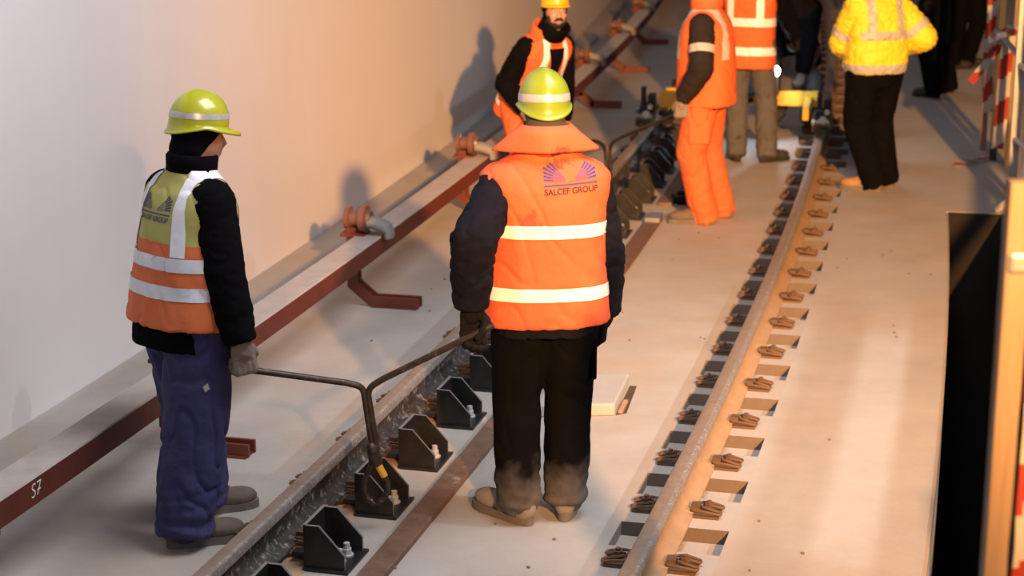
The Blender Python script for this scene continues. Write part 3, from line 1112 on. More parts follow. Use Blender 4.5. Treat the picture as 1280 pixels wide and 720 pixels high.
    def vband(self, o, x0, x1, zlo, m, name='reflective_strap', off=.0036, slope=0., zhi=None):
        xd = self.M @ Vector((1, 0, slope)).normalized()
        u = self.U()
        pl = [(self.tp(x0, 0, .3), -xd), (self.tp(x1, 0, .3), xd), (self.up(zlo), -u)]
        if zhi:
            pl.append((self.up(zhi), u))
        return bisected(o, pl, name, m, off)
    def sband(self, jacket, i, f0, f1, m, fore=False, off=.004, name='sleeve_band'):
        s, e, wr = self.arms[i]
        a, b = (e, wr) if fore else (s, e)
        d = (b - a).normalized()
        c0, c1 = a.lerp(b, f0), a.lerp(b, f1)
        bm = bmesh.new(); bm.from_mesh(jacket.data)
        for co, no in ((c0, -d), (c1, d)):
            bmesh.ops.bisect_plane(bm, geom=bm.verts[:] + bm.edges[:] + bm.faces[:], plane_co=co, plane_no=no, clear_outer=True)
        mid = (c0 + c1) / 2
        kill = [f for f in bm.faces if ((f.calc_center_median() - mid) - d * (f.calc_center_median() - mid).dot(d)).length > .13]
        bmesh.ops.delete(bm, geom=kill, context='FACES')
        bm.normal_update()
        for v in bm.verts:
            v.co += v.normal * off
        me = bpy.data.meshes.new(name); bm.to_mesh(me); bm.free()
        me.materials.clear(); me.materials.append(m)
        for p in me.polygons:
            p.material_index = 0; p.use_smooth = True
        o = bpy.data.objects.new(name, me); COL.objects.link(o); o.parent = jacket
        return o

VR = [(-.13, .215, .165), (-.05, .212, .165), (.1, .202, .155), (.25, .203, .155), (.36, .214, .155), (.44, .230, .145), (.485, .226, .125), (.52, .192, .10), (.55, .130, .085), (.585, .08, .078)]
JR = [(-.13, .205, .155), (-.05, .20, .155), (.1, .19, .145), (.25, .19, .142), (.36, .19, .14), (.44, .185, .122), (.485, .165, .10), (.52, .13, .085), (.55, .095, .075), (.585, .075, .07)]
def rows_off(rows, d, zlo=None):
    out = [(z, rx - d, ry - d) for z, rx, ry in rows]
    if zlo is not None:
        out[0] = (zlo, out[0][1], out[0][2])
    return out

# ---------- worker seen from behind in the middle: orange gilet
fl_, fr_ = gnd(640, 648), gnd(708, 640)
W1 = Fig('worker seen from behind in dirty orange gilet and lime hard hat, centre', ((fl_.x + fr_.x) / 2 + .018, 6.76, .935), .08, .03, 0, [fl_, fr_], [.75, -.12], .06, .12, 0, 1.0, .010)
W1.head -= Vector((0, 0, .022))
W1.shw, W1.shz = .182, .44
W1.leg(0, (-.2, 1, 0)); W1.leg(1, (.1, 1, 0))
hand1 = at(588, 384, 6.56)
w1l = W1.arm(0, hand1, (-.35, -1, .0))
w1r = W1.arm(1, at(756, 392, 6.88), (1, .2, 0))
W1.body()
W1.trousers(trouser_black, (.122, .108, .092, .090, .086), .1, .006, 2., .04, .009)
g1 = [(-.105, .262, .178), (-.05, .252, .18), (.1, .238, .172), (.25, .234, .17), (.36, .240, .168), (.43, .254, .158), (.48, .256, .138), (.515, .225, .114), (.55, .145, .095), (.59, .09, .085)]
j1 = W1.jacket(navy, rows_off(JR, .012, -.155), (.076, .086, .080, .062), .008, 1., .009)
v1 = W1.vest([orange_w], g1, .005, 2., .008, 'gilet', 6, 2.4)
def stain(m, p, rad, col, seed):
    nt = m.node_tree
    b_ = nt.nodes['Principled BSDF']
    tc = nt.nodes.new('ShaderNodeTexCoord')
    ds = nt.nodes.new('ShaderNodeVectorMath'); ds.operation = 'DISTANCE'; ds.inputs[1].default_value = p
    nt.links.new(tc.outputs['Object'], ds.inputs[0])
    n = nt.nodes.new('ShaderNodeTexNoise'); n.inputs['Scale'].default_value = 26; n.inputs['Detail'].default_value = 8; n.inputs['Distortion'].default_value = 1.2
    nt.links.new(tc.outputs['Object'], n.inputs['Vector'])
    a = nt.nodes.new('ShaderNodeMapRange'); a.inputs[1].default_value = rad * .2; a.inputs[2].default_value = rad; a.inputs[3].default_value = .30; a.inputs[4].default_value = -.2
    nt.links.new(ds.outputs['Value'], a.inputs[0])
    ad = nt.nodes.new('ShaderNodeMath'); ad.operation = 'ADD'
    nt.links.new(a.outputs[0], ad.inputs[0]); nt.links.new(n.outputs['Fac'], ad.inputs[1])
    r_ = nt.nodes.new('ShaderNodeMapRange'); r_.inputs[1].default_value = .60; r_.inputs[2].default_value = .80; r_.inputs[4].default_value = .8
    nt.links.new(ad.outputs[0], r_.inputs[0])
    mix = nt.nodes.new('ShaderNodeMix'); mix.data_type = 'RGBA'
    nt.links.new(r_.outputs[0], mix.inputs['Factor'])
    nt.links.new(b_.inputs['Base Color'].links[0].from_socket, mix.inputs['A'])
    mix.inputs['B'].default_value = (*col, 1)
    nt.links.new(mix.outputs['Result'], b_.inputs['Base Color'])
stain(orange_w, W1.tp(.045, -.12, .56), .10, (.06, .025, .02), 1)
stain(orange_w, W1.tp(-.09, -.17, .33), .10, (.22, .05, .03), 2)
W1.hband(v1, .002, .054, silver, tilt=.02)
W1.hband(v1, .252, .304, silver, tilt=-.0)
W1.collar(orange_w, [(.55, .082, .078, -.005), (.672, .090, .088, -.012), (.680, .097, .097, -.016), (.645, .135, .106, -.020, 1.7), (.585, .208, .122, -.020, 1.25), (.577, .208, .122, -.020, 1.25), (.60, .135, .098, -.012, 1.7), (.55, .10, .088, -.005)])
Mx = W1.M.to_4x4()
logoM = Matrix.Translation(W1.tp(.085, -.5, .462)) @ Mx @ Matrix.Rotation(PI / 2, 4, 'X') @ Matrix.Rotation(R(3), 4, 'Z')
logo(logoM, W1.M @ Vector((0, 1, 0)), v1, v1, .80)
W1.boots(boot_grey, sole_m, .007, 1.12)
ax1 = Vector((.80, .25, .28)).normalized()
W1.glove(0, glove_black, (.06, .12, -1), (.25, -1, .05), (1, .25, .1), (18, 48, 40), .9, 1.10, .004)
W1.glove(1, glove_black, (-.1, .12, -1), (-1, .2, 0), (0, 1, .2), (35, 40, 25), .3, 1.05, .004)
W1.cap(mat('dark_grey_cap', (.05, .05, .055), .9), -.085)
W1.helmet(helmet_olive, -.06, .045, (-.004, .026, .0), mat('helmet_strip', (.50, .50, .52), .3, .3, nscale=40, namp=.2), .010, 1.0)
pk = MB()
pk.box((0, 0, 0), (.02, .15, .17))
kn = W1.legs[1][0].lerp(W1.legs[1][1], .62)
pk.xf(Matrix.Translation(kn + Vector((.098, .01, 0))))
pk.build('cargo_pocket', trouser_black, W1.root, bevel=.008)

# ---------- worker on the left: blue trousers, olive and orange vest
fl_, fr_ = gnd(246, 682), gnd(262, 640)
fl_, fr_ = gnd(262, 640), gnd(243, 680)
YW = -R(46)
W2 = Fig('worker in blue trousers and olive and orange vest gripping the tool bar, left', (-1.205, 6.60, .925), YW, .10, .0, [fl_, fr_], [-1.15, -1.2], -.26, .12, 0, .955, .010)
W2.head -= Vector((0, 0, .035))
W2.shw, W2.shz = .146, .448
W2.leg(0, (.8, .6, 0)); W2.leg(1, (.9, .3, 0))
w2r = W2.arm(1, at(303, 436, 6.42), (-.8, -.6, -.1))
W2.arm(0, at(292, 470, 6.95), (-.6, .6, 0))
W2.body()
t2 = W2.trousers(trouser_blue, (.136, .128, .118, .114, .110), .08, .010, 5., .07, .009)
j2 = W2.jacket(black_cloth, [(-.15, .225, .185), (-.08, .23, .185)] + rows_off(JR, .006)[2:], (.090, .080, .073, .058), .005, 4., .009)
v2r = [(-.055, .262, .212), (.0, .258, .208), (.1, .244, .20), (.22, .228, .188), (.33, .212, .172), (.42, .222, .154), (.475, .224, .130), (.515, .186, .10), (.55, .115, .088), (.585, .085, .08)]
v2 = W2.vest([olive, orange_dull], v2r, .0055, 7., .008, 'vest', 7, 1.5)
split_paint(v2, W2.up(.285), -W2.U(), 1)
W2.hband(v2, .185, .238, silver_dirty, tilt=-.03)
W2.hband(v2, .072, .126, silver_dirty, tilt=-.03)
W2.vband(v2, .115, .165, .238, silver, slope=.12)
W2.vband(v2, -.165, -.115, .238, silver_dirty, slope=-.12)
logoM = Matrix.Translation(W2.tp(-.01, -.5, .395)) @ W2.M.to_4x4() @ Matrix.Rotation(PI / 2, 4, 'X')
logo(logoM, W2.M @ Vector((0, 1, 0)), v2, v2, .68, print_grey2, print_grey2)
W2.collar(black_cloth, [(.56, .075, .073, 0), (.620, .088, .084, .0), (.628, .097, .092, 0), (.616, .105, .100, 0), (.555, .105, .095, 0), (.55, .09, .085, 0)])
W2.boots(boot_brown, sole_m, .007, 1.05)
W2.glove(1, glove_grey, (.12, .05, -1), (-.35, .8, 0), (.85, .45, .1), (65, 80, 45), .9, 1.16, .004)
W2.glove(0, glove_grey, (.2, .2, -1), (.3, -.7, 0), (.7, .5, 0), (60, 75, 45), .7, 1.10, .005)
pm2 = MB(); pm2.add([(0, -.018, 0), (.013, 0, 0), (0, .018, 0), (-.013, 0, 0)], [(0, 1, 2, 3)])
cdir = (at(258, 485, 6.6) - Vector((0, 0, CAM_H))).normalized()
decal(pm2, Matrix.Translation(W2.loc(at(258, 485, 6.1))) @ Matrix.Rotation(PI / 2, 4, 'X') @ Matrix.Rotation(-.3, 4, 'Z'), cdir, t2, 'trouser_patch', grey_tape, t2, .004)
W2.cap(black_cloth, -.09, 'balaclava', .085)
W2.helmet(helmet_lime, .10, .05, (.012, .036, .12), mat('helmet_strip', (.50, .50, .52), .3, .3, nscale=40, namp=.2), .014, 1.0)

# ---------- bearded worker stooping by the wall
W3 = Fig('bearded worker in yellow hard hat and orange vest facing the camera, stooping by the beam', (.09, 12.42, .80), R(220), .50, 0, [(.34, 12.22, 0), (.08, 12.30, 0)], [R(190), R(215)], -R(26), -.10, 0, .97, .011)
W3.leg(0, (-.2, -1, 0)); W3.leg(1, (.2, -1, 0))
W3.arm(1, at(657, 138, 12.1), (-.6, .5, .1))
W3.arm(0, at(705, 190, 12.5), (.4, 1, 0))
W3.body(True)
W3.trousers(orange_t, (.12, .105, .09, .088, .084), .08, .006, 9., .06, .011)
W3.jacket(black_cloth, rows_off(JR, .012, -.10), (.084, .076, .07, .056), .006, 6., .011)
v3 = W3.vest([orange], VR, .005, 12., .01, 'vest')
W3.hband(v3, -.05, .0, silver)
W3.vband(v3, .085, .135, .02, silver, slope=.12)
W3.vband(v3, -.135, -.085, .02, silver, slope=-.12)
vf = MB()
N = 8
for k in range(N):
    z0, z1 = .10 + .38 * k / N, .10 + .38 * (k + 1) / N
    for q in range(4):
        a0, a1 = -1 + q * .5, -.5 + q * .5
        w0, w1 = .006 + .06 * (k / N) ** 1.3, .006 + .06 * ((k + 1) / N) ** 1.3
        vf.add([(a0 * w0, z0, 0), (a1 * w0, z0, 0), (a1 * w1, z1, 0), (a0 * w1, z1, 0)], [(0, 1, 2, 3)])
decal(vf, Matrix.Translation(W3.tp(0, .5, 0)) @ W3.M.to_4x4() @ Matrix.Rotation(PI / 2, 4, 'X'), W3.M @ Vector((0, -1, 0)), v3, 'jacket_front', black_cloth, v3, .010)
W3.collar(black_cloth, [(.55, .078, .075, .01), (.665, .085, .09, .03), (.675, .095, .10, .03), (.655, .105, .105, .025), (.55, .11, .10, 0), (.54, .09, .085, 0)])
W3.collar(orange, [(.54, .10, .09, -.012), (.60, .108, .10, -.03), (.61, .116, .106, -.035), (.585, .125, .112, -.03), (.52, .145, .115, -.012), (.51, .12, .10, -.012)])
W3.boots(boot_brown, sole_m, .01)
W3.glove(1, glove_grey, (.1, -.1, -1), (1, 0, 0), (0, -1, 0), (50, 60, 40), .6, 1.08, .006)
W3.glove(0, glove_grey, (.2, -.2, -1), (-1, -.1, 0), (0, -1, .2), (60, 75, 45), .8, 1.08, .006)
W3.cap(black_cloth, -.05, 'knit_cap', .062)
W3.helmet(helmet_yellow, -.02, .03, None, None, .016, .98)
H = W3.hp
bd = MB(); rot = W3.hM.to_4x4()
bd.ball(H(0, .040, -.074), (.046, .048, .040), rot, nu=20, nv=12)
for s in (-1, 1):
    bd.ball(H(s * .052, .030, -.05), (.018, .036, .040), rot)
solid('beard', bd, hair_m, W3.root, .006, 1)
mo = MB(); mo.chain([H(-.030, .090, -.057), H(-.012, .104, -.046), H(.012, .104, -.046), H(.030, .090, -.057)], [.006, .009, .009, .006]); mo.build('moustache', hair_m, W3.root, smooth=True)

# ---------- worker all in orange, standing in profile
W4 = Fig('worker in full orange suit seen from the side, head above the picture edge', (1.27, 12.02, .93), R(72), .02, 0, [gnd(872, 279), gnd(893, 271)], [R(88), R(80)], .2, .1, 0, 1.0, .012)
W4.leg(0, (-1, -.1, 0)); W4.leg(1, (-1, .1, 0))
W4.arm(0, at(853, 124, 11.86), (.5, -1, 0))
W4.arm(1, at(862, 120, 12.35), (.6, .8, 0))
W4.body()
W4.trousers(orange_t, (.128, .112, .098, .094, .092), .05, .008, 15., .085, .011)
v4r = [(-.10, .228, .20), (-.05, .23, .20), (.1, .225, .195), (.25, .225, .19), (.38, .222, .175), (.45, .212, .152), (.495, .19, .125), (.53, .15, .105), (.56, .11, .09), (.585, .09, .082)]
j4 = W4.jacket(charcoal, rows_off(JR, .008, -.12), (.086, .078, .07, .055), .006, 16., .011)
v4 = W4.vest([orange], v4r, .006, 17., .011)
W4.sband(j4, 0, .46, .64, grey_tape)
W4.vband(v4, -.16, -.10, .22, grey_tape, slope=-.1)
W4.vband(v4, .10, .16, .22, grey_tape, slope=.1)
W4.collar(orange, [(.56, .08, .078, 0), (.635, .088, .088, 0), (.645, .097, .097, 0), (.62, .108, .108, 0), (.55, .13, .11, 0), (.545, .1, .09, 0)])
W4.boots(boot_brown, sole_m, .01, 1.05)
W4.glove(0, glove_grey, (-.05, .0, -1), (.1, 1, 0), (-1, .1, 0), (60, 75, 45), .7, 1.15, .006)
W4.glove(1, glove_grey, (-.1, .0, -1), (.1, -1, 0), (-1, -.1, 0), (50, 60, 45), .7, 1.12, .006)
W4.cap(black_cloth, -.08)
W4.helmet(helmet_white, 0, .045)
pk = MB(); pk.box((0, 0, 0), (.13, .03, .16))
kn = W4.legs[0][0].lerp(W4.legs[0][1], .62)
pk.xf(Matrix.Translation(kn + Vector((.01, -.098, 0))))
pk.build('cargo_pocket', orange_t, W4.root, bevel=.006)

# ---------- worker with orange vest and grey trousers, seen from behind
W5 = Fig('worker in orange vest and grey trousers seen from behind beside the bright lamp', (1.825, 14.28, .94), -R(22), .04, 0, [gnd(919, 200), gnd(962, 202)], [.1, -1.0], -.2, .3, 0, 1.02, .012)
W5.leg(0, (.1, 1, 0)); W5.leg(1, (.4, 1, 0))
W5.arm(1, at(1003, 62, 14.6), (.8, -.2, .6))
W5.arm(0, at(905, 110, 14.4), (-1, -.2, 0))
W5.body()
W5.trousers(trouser_grey, (.118, .098, .086, .084, .08), .08, .007, 21., .06, .011)
j5 = W5.jacket(black_cloth, rows_off(JR, .01, -.10), (.086, .076, .07, .055), .006, 22., .012)
v5 = W5.vest([orange], [(-.18, .22, .17)] + VR[1:], .005, 23., .011)
W5.hband(v5, -.075, -.01, silver)
W5.hband(v5, .15, .215, silver)
W5.vband(v5, .09, .145, .215, silver)
W5.vband(v5, -.145, -.09, .215, silver)
logoM = Matrix.Translation(W5.tp(0, -.5, .40)) @ W5.M.to_4x4() @ Matrix.Rotation(PI / 2, 4, 'X')
logo(logoM, W5.M @ Vector((0, 1, 0)), v5, v5, .72)
W5.boots(boot_dark, sole_dark, .01, 1.02)
W5.glove(1, glove_black, (.3, .3, -1), (-1, .3, 0), (.1, 1, 0), (55, 60, 40), .7, 1.08, .006)
W5.glove(0, glove_black, (.1, .2, -1), (1, .1, 0), (0, 1, 0), (40, 50, 40), .5, 1.08, .006)
W5.cap(black_cloth, -.05)
W5.helmet(helmet_white, 0, .045)

# ---------- worker in bright yellow jacket
W6 = Fig('worker in bright yellow high visibility jacket and black trousers seen from behind', (2.56, 13.02, .93), R(18), .03, 0, [gnd(1083, 238), gnd(1100, 232)], [R(70), R(60)], .2, .3, 0, 1.02, .012)
W6.leg(0, (-.6, .6, 0)); W6.leg(1, (-.4, .7, 0))
W6.shw = .155
W6.arm(0, at(1066, 66, 13.30), (-.7, -.7, -.2))
W6.arm(1, at(1124, 58, 13.25), (.75, -.7, -.2))
W6.body()
W6.trousers(black_cloth, (.128, .112, .098, .094, .09), .06, .007, 25., .07, .011)
v6r = [(-.03, .205, .165), (.02, .225, .185), (.1, .232, .185), (.25, .225, .175), (.38, .215, .16), (.45, .208, .142), (.495, .185, .122), (.53, .14, .10), (.56, .10, .088), (.60, .09, .085)]
j6 = W6.jacket(yellow_jacket, v6r, (.098, .098, .09, .065), .010, 26., .011)
u = W6.U()
xd = W6.M @ Vector((1, 0, 0))
W6.hband(j6, -.022, .04, grey_tape, name='waist_band', extra=[(W6.tp(.24, 0, 0), xd), (W6.tp(-.24, 0, 0), -xd)])
W6.hband(j6, .215, .275, grey_tape, extra=[(W6.tp(.185, 0, 0), xd), (W6.tp(-.185, 0, 0), -xd)])
W6.vband(j6, .085, .14, .275, grey_tape)
W6.vband(j6, -.14, -.085, .275, grey_tape)
W6.sband(j6, 0, .62, .80, grey_tape)
W6.sband(j6, 1, .62, .80, grey_tape)
W6.sband(j6, 0, .45, .65, grey_tape, True)
W6.boots(boot_tan, sole_m, .01, 1.06)
W6.glove(0, glove_black, (.6, .5, .1), (0, -.3, -1), (-.2, 1, .2), (40, 50, 30), .6, 1.05, .006)
W6.glove(1, glove_black, (-.6, .5, .1), (0, -.3, -1), (.2, 1, .2), (40, 50, 30), .6, 1.05, .006)
W6.cap(black_cloth, -.05)
W6.helmet(helmet_yellow, 0, .045)

# ---------- two people in black at the back
W7 = Fig('person dressed all in black standing behind the yellow jacket', (4.06, 17.55, .92), R(75), .03, 0, [gnd(1163, 122), gnd(1180, 116)], [R(50), R(95)], .1, .2, 0, 1.0, .014)
W7.leg(0, (-1, 0, 0)); W7.leg(1, (-1, .2, 0))
W7.arm(0, W7.g + Vector((-.2, -.35, .95)), (.5, -1, 0))
W7.arm(1, W7.g + Vector((-.1, .35, .9)), (.5, 1, 0))
W7.body()
W7.trousers(black_cloth, (.13, .115, .102, .098, .095), .06, .006, 31., .07, .013)
W7.jacket(black_cloth, [(z - (.25 if z < -.1 else 0), a + .01, b) for z, a, b in VR], (.09, .08, .075, .058), .006, 32., .013)
W7.boots(boot_dark, sole_dark, .011)
W7.glove(0, glove_black, (-.1, 0, -1), (.1, 1, 0), (-1, 0, 0), (45, 55, 40), .5, 1.05, .007)
W7.glove(1, glove_black, (-.1, 0, -1), (.1, -1, 0), (-1, 0, 0), (45, 55, 40), .5, 1.05, .007)
W7.cap(black_cloth, -.05)
W7.helmet(helmet_white, 0, .045)
W8 = Fig('person in dark clothes farthest back, only the legs in the picture', (4.78, 19.6, .92), R(-60), .03, 0, [gnd(1194, 86), gnd(1212, 83)], [R(-80), R(-70)], .1, .2, 0, 1.0, .014)
W8.leg(0, (1, .2, 0)); W8.leg(1, (1, 0, 0))
W8.arm(0, W8.g + Vector((0, .32, .9)), (-.5, 1, 0))
W8.arm(1, W8.g + Vector((.1, -.32, .9)), (-.5, -1, 0))
W8.body()
W8.trousers(black_cloth, (.125, .11, .095, .09, .088), .06, .006, 41., .07, .013)
W8.jacket(charcoal, VR, (.088, .078, .072, .056), .006, 42., .013)
W8.boots(boot_dark, sole_dark, .011)
W8.glove(0, glove_black, (.1, 0, -1), (.1, -1, 0), (1, 0, 0), (45, 55, 40), .5, 1.05, .007)
W8.glove(1, glove_black, (.1, 0, -1), (.1, 1, 0), (1, 0, 0), (45, 55, 40), .5, 1.05, .007)
W8.cap(black_cloth, -.05)
W8.helmet(helmet_white, 0, .045)

# ---------- person in a dark jacket squatting behind the trolley
W9 = Fig('person in dark jacket squatting over the track trolley', (2.42, 15.75, .70), R(158), .50, 0, [(2.24, 15.78, 0), (2.56, 15.72, 0)], [R(165), R(185)], .2, .45, 0, 1.0, .013)
W9.leg(0, (-.1, -1, .3)); W9.leg(1, (.3, -1, .3))
W9.arm(1, at(972, 88, 15.12), (-.6, 0, -.6))
W9.arm(0, at(1000, 106, 15.45), (1, -.2, -.3))
W9.body()
W9.trousers(trouser_grey, (.125, .108, .095, .09, .085), .06, .006, 51., .05, .012)
W9.jacket(black_cloth, VR, (.09, .08, .075, .058), .007, 52., .012)
W9.boots(boot_dark, sole_dark, .011)
W9.glove(1, glove_black, (-.4, -.5, -.6), (.2, -.6, .5), (-.7, .2, .2), (50, 60, 40), .7, 1.05, .007)
W9.glove(0, glove_grey, (.0, -.6, -.8), (-1, 0, 0), (0, -.8, .6), (50, 60, 40), .6, 1.05, .007)
W9.cap(black_cloth, -.05)
W9.helmet(helmet_yellow, 0, .045)

# ------------------------------------------------------------------ rail tongs
def tongs(label, piv, left, right, rod=.0125, ring=(.045, .075), s=1.):
    """two bent bars from a common pivot, with a pincer loop below"""
    r = empty('rail_tongs', (piv[0], piv[1], 0))
    off = Vector((piv[0], piv[1], 0))
    L = lambda pts: [Vector(p) - off for p in pts]
    for pts in (left, right):
        b = MB(); b.tube(rounded(L(pts), .07, 8), rod, 12); b.build('handle_bar', tool_steel, r, smooth='auto')
    pv = Vector(piv) - off
    b = MB()
    b.chain([pv + Vector((-.012, 0, .03)), pv + Vector((0, 0, -.02))], [.022, .026], n=12)
    b.cone(pv + Vector((0, -.03, 0)), pv + Vector((0, .03, 0)), .016, .016)
    b.build('pivot', tool_steel, r, smooth='auto')
    b = MB()
    for sg in (-1, 1):
        p = [pv + Vector((sg * .004, sg * .008, 0)), pv + Vector((-sg * .012 + sg * .0, sg * .008, -.04)), pv + Vector((-sg * ring[0], sg * .006, -.11)), pv + Vector((-sg * ring[0] * .92, 0, -.165)), pv + Vector((-sg * .006, 0, -.20))]
        b.tube(rounded(p, .05, 5), rod * .95, 10)
    b.build('jaw', tool_steel, r, smooth='auto')
    b = MB(); b.tube([pv + Vector((.013, -.008, -.042)), pv + Vector((.034, -.008, -.085))], rod * 1.12, 10); b.build('paint_mark', yellow_paint, r)
    return tag(r, label, 'tool')
Yt = 6.60
piv = at(469, 568, Yt)
lft = [at(466, 562, Yt), at(454, 484, Yt), at(436, 479, Yt - .01), at(340, 466, 6.50), at(268, 457, 6.46)]
rgt = [at(471, 562, Yt), at(459, 486, Yt), at(478, 474, Yt - .01), at(585, 422, 6.53), at(617, 406, 6.53)]
tongs('black steel rail tongs carried between the two near workers by bent bars', piv, lft, rgt)
Yf = 12.75
piv2 = at(762, 232, Yf)
tongs('farther black rail tongs held by the orange suited worker above the brackets', piv2, [at(760, 230, Yf), at(756, 182, Yf), at(745, 176, Yf - .1), at(727, 178, 12.3)], [at(764, 230, Yf), at(762, 180, Yf), at(775, 172, Yf - .1), at(858, 138, 11.95)], .013)

# ------------------------------------------------------------------ track trolley
tr = empty('track_trolley', T(15.25, -.7, -.012), Th(15.35))
tag(tr, 'yellow track trolley with black wheel units standing across both rails', 'trolley')
def tb(name, m, boxes, bevel=.006, cyl=()):
    b = MB()
    for c, sz in boxes:
        b.box(c, sz)
    for p, q, r0 in cyl:
        b.cone(p, q, r0, r0, n=20)
    return b.build(name, m, tr, bevel=bevel)
tb('cross_beam', machine_yellow, [((.02, .35, .36), (1.30, .09, .12))])
tb('side_beam', machine_yellow, [((.56, .02, .33), (.05, .62, .10))])
tb('side_beam', machine_yellow, [((-.56, .02, .36), (.05, .5, .10))])
tb('end_box', machine_yellow, [((-.50, -.28, .42), (.20, .12, .12))])
tb('frame_tube', machine_dark, [], 0, [((-.6, -.25, .30), (.1, .3, .34), .02)])
for sx in (-.70, .70):
    w1_ = tb('wheel_unit', machine_dark, [((sx, -.25, .32), (.11, .16, .10)), ((sx - .035, -.24, .43), (.04, .06, .16)), ((sx + .03, -.22, .40), (.06, .12, .10))], .01)
    b = MB()
    for yy in (-.30, -.18):
        b.cone((sx - .06, yy, .27), (sx + .05, yy, .27), .055, .055, n=20)
        b.cone((sx - .085, yy, .27), (sx - .06, yy, .27), .075, .075, n=20)
    b.build('wheel', mat('wheel_steel', (.2, .19, .18), .4, .8), w1_)
    b = MB(); b.cone((sx, -.36, .30), (sx, -.33, .30), .03, .03); b.cone((sx + .03, -.36, .36), (sx + .03, -.31, .36), .02, .02); b.build('bolt', zinc, w1_)
tb('motor', machine_dark, [((.15, .30, .50), (.34, .30, .22)), ((.15, .30, .64), (.2, .2, .08))], .03, [((-.05, .3, .5), (-.12, .3, .5), .08)])

# hand lamp of the squatting person
lp_ = at(968, 89, 15.0)
lr = empty('hand_lamp', (lp_.x, lp_.y, lp_.z))
tag(lr, 'small bright white work lamp held towards the camera by the squatting person', 'lamp')
dv = (Vector((0, 0, CAM_H)) - lp_).normalized()
b = MB(); b.cone(-dv * .09, Vector((0, 0, 0)), .018, .03); b.build('lamp_body', machine_dark, lr)
b = MB(); b.ball(dv * .004, (.045, .045, .045)); b.build('lamp_lens', lamp_glow, lr, smooth=True)
pl = bpy.data.lights.new('hand_lamp_light', 'POINT'); pl.energy = 22; pl.color = (.7, .85, 1); pl.shadow_soft_size = .04
po = bpy.data.objects.new('hand_lamp_light', pl); COL.objects.link(po); po.location = lp_ + dv * .08

# ------------------------------------------------------------------ barriers and tape on the right
def ribbon(name, label, pts, width, wdir, n=None, strip=.09, group='red and white barrier tape', jag=False):
    pts = [Vector(p) for p in pts]
    # resample
    out, acc = [pts[0]], 0
    dense = rounded(pts, .08, 6) if len(pts) > 2 else pts
    fine = []
    for a, c in zip(dense[:-1], dense[1:]):
        k = max(1, int((c - a).length / .015))
        fine += [a.lerp(c, i / k) for i in range(k)]
    fine.append(dense[-1])
    wd = Vector(wdir).normalized()
    mb = MB()
    L = 0
    prev = None
    for i, p in enumerate(fine):
        if i:
            L += (p - fine[i - 1]).length
        d = (fine[min(i + 1, len(fine) - 1)] - fine[max(i - 1, 0)]).normalized()
        ww = (wd - d * wd.dot(d)).normalized()
        wob = noise.noise(p * 9) * .006
        nn = d.cross(ww)
        vv = [p + ww * (width * (q / 4 - .5)) + nn * (wob * (q - 2)) for q in range(5)]
        mb.v += vv
        if i:
            o_ = len(mb.v) - 10
            for q in range(4):
                mb.f.append((o_ + q, o_ + q + 1, o_ + 5 + q + 1, o_ + 5 + q))
                mb.m.append(int((L + q * .02) / strip) % 2)
    o = mb.build(name, [tape_white, tape_red], None, smooth=True)
    return tag(o, label, 'tape', group)

def barrier(label, s, lat, h, m, legs, bars, rot=0):
    r = empty('safety_barrier', T(s, lat, 0), Th(s) + rot)
    for (x, y, hh, wd, mm) in legs:
        b = MB(); b.box((x, y, hh / 2), (wd, wd, hh)); b.build('post', mm, r, bevel=.004)
    for (p, q, rr, mm) in bars:
        b = MB(); b.cone(p, q, rr, rr, n=12); b.build('rail_bar', mm, r, smooth='auto')
    return tag(r, label, 'barrier')
B1 = barrier('dark post barrier hung with red and white tape at the far end of the pit', 15.0, 1.32, 1.5, dark_post,
        [(0, .0, 1.75, .055, dark_post), (.10, -.25, 1.75, .05, wood_board), (-.06, .45, 1.75, .05, wood_board)],
        [((-.06, .45, 1.05), (.10, -.25, 1.05), .022, galv), ((-.06, .45, .55), (.10, -.25, .55), .022, galv)])
B2 = barrier('grey galvanised barrier posts at the right edge beside the pit', 13.1, 1.36, 1.5, galv,
        [(0, 0, 1.7, .06, galv), (.09, .1, 1.7, .045, wood_board), (.2, -1.2, 1.7, .06, galv)],
        [((0, 0, 1.0), (.2, -1.2, 1.0), .022, galv), ((0, 0, .5), (.2, -1.2, .5), .022, galv), ((0, 0, 1.05), (-.10, 1.6, 1.05), .02, galv)])
Yb = 14.0
ribbon('barrier_tape', 'wide red and white tape hanging down the left side of the dark barrier post', [at(1246, -30, Yb), at(1240, 20, Yb), at(1235, 70, Yb), at(1234, 100, Yb), at(1236, 140, Yb)], .085, (1, .2, .1), strip=.12)
ribbon('barrier_tape', 'loose end of red and white tape flying out to the left of the barrier', [at(1262, 42, 13.7), at(1248, 60, 13.7), at(1232, 80, 13.7), at(1213, 103, 13.65)], .06, (.6, 0, -.8), strip=.13)
ribbon('barrier_tape', 'torn red and white tape strip hanging below the barrier knot', [at(1262, 45, 13.5), at(1256, 90, 13.5), at(1252, 140, 13.5), at(1246, 186, 13.5)], .10, (1, .1, 0), strip=.17)
ribbon('barrier_tape', 'red and white tape tied across the barrier posts near the top', [at(1236, 50, 13.6), at(1252, 44, 13.4), at(1268, 40, 13.3), at(1290, 25, 13.2)], .05, (0, .1, 1), strip=.10)
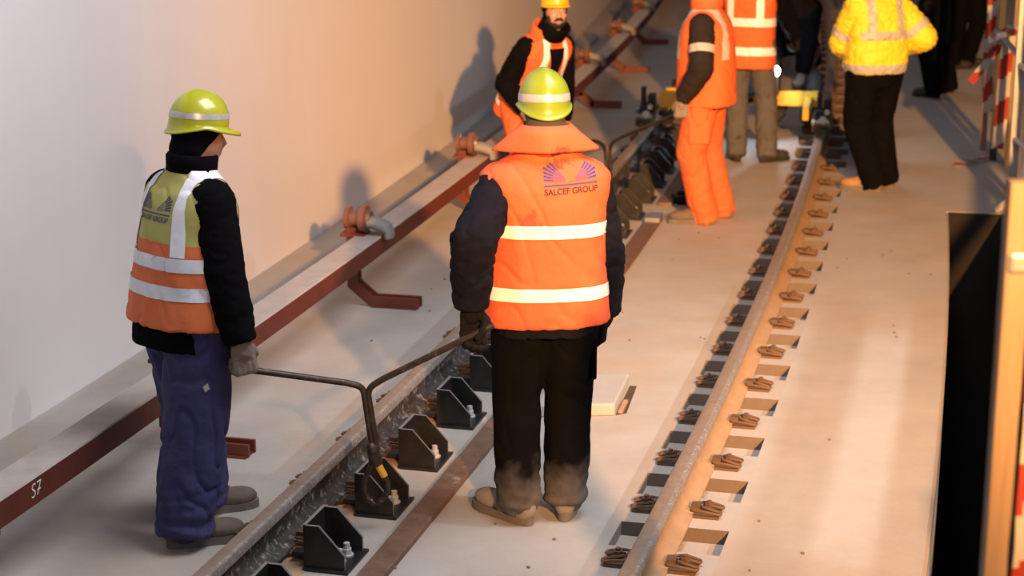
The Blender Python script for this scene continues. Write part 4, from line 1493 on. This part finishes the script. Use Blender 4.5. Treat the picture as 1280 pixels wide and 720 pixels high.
ribbon('barrier_tape', 'scrap of red and white tape lying on the floor beyond the pit', [T(14.6, 1.02, .012), T(14.75, 1.10, .03), T(14.9, 1.22, .012), T(15.05, 1.3, .05)], .06, (-.5, 1, .2), strip=.08)
ribbon('barrier_tape', 'small pointed end of tape beside the grey post above the pit', [at(1282, 235, 12.2), at(1268, 250, 12.2), at(1243, 262, 12.2)], .05, (0, .2, 1), strip=.11)
# unseen boards beyond the pit, added to throw shadow bands on the right floor
gr = empty('shadow_boards', T(7, 1.9, 0))
tag(gr, 'two unseen boards on posts along the right bank, added to cast floor shadow bands', 'shadow boards')
def gsweep(prof, s0, s1, name, m):
    b_ = MB(); sweep(b_, prof, s0, s1, .5)
    o_ = b_.build(name, m)
    o_.parent = gr
    o_.matrix_parent_inverse = Matrix.Translation(T(7, 1.9, 0)).inverted()
gsweep([(1.89, 1.14), (1.91, 1.14), (1.91, 1.29), (1.89, 1.29)], 4.4, 10.6, 'board', wood_board)
gsweep([(1.89, .79), (1.91, .79), (1.91, .97), (1.89, .97)], 4.4, 10.6, 'board', wood_board)
for s_ in (4.5, 10.5):
    gsweep([(1.91, 0), (1.96, 0), (1.96, 1.35), (1.91, 1.35)], s_ - .025, s_ + .025, 'post', wood_board)
# near wooden upright, out of focus
bp_ = at(1250, 500, 3.4)
nb = empty('wooden_barrier', (bp_.x + .018, 3.4, 0))
tag(nb, 'blurred wooden upright of the nearest barrier at the right edge', 'barrier')
b = MB(); b.box((0, 0, 1.0), (.062, .04, 2.0)); b.build('upright', wood_board, nb, bevel=.004)
b = MB(); b.box((-.004, 0, 1.845), (.05, .055, .045)); b.build('clamp', galv, nb, bevel=.01)
b = MB(); b.cone((.045, .1, 0), (.045, .1, 2.15), .024, .024, n=16); b.build('steel_tube', galv, nb, smooth='auto')
b = MB(); b.box((.55, .03, 1.1), (1.0, .03, .12)); b.build('cross_board', wood_board, nb, bevel=.003)
ribbon('barrier_tape', 'blurred red and white tape hanging beside the near wooden upright', [(bp_.x + .066, 3.36, 2.0), (bp_.x + .062, 3.36, 1.7), (bp_.x + .06, 3.36, 1.1)], .05, (1, 0, 0), strip=.11)
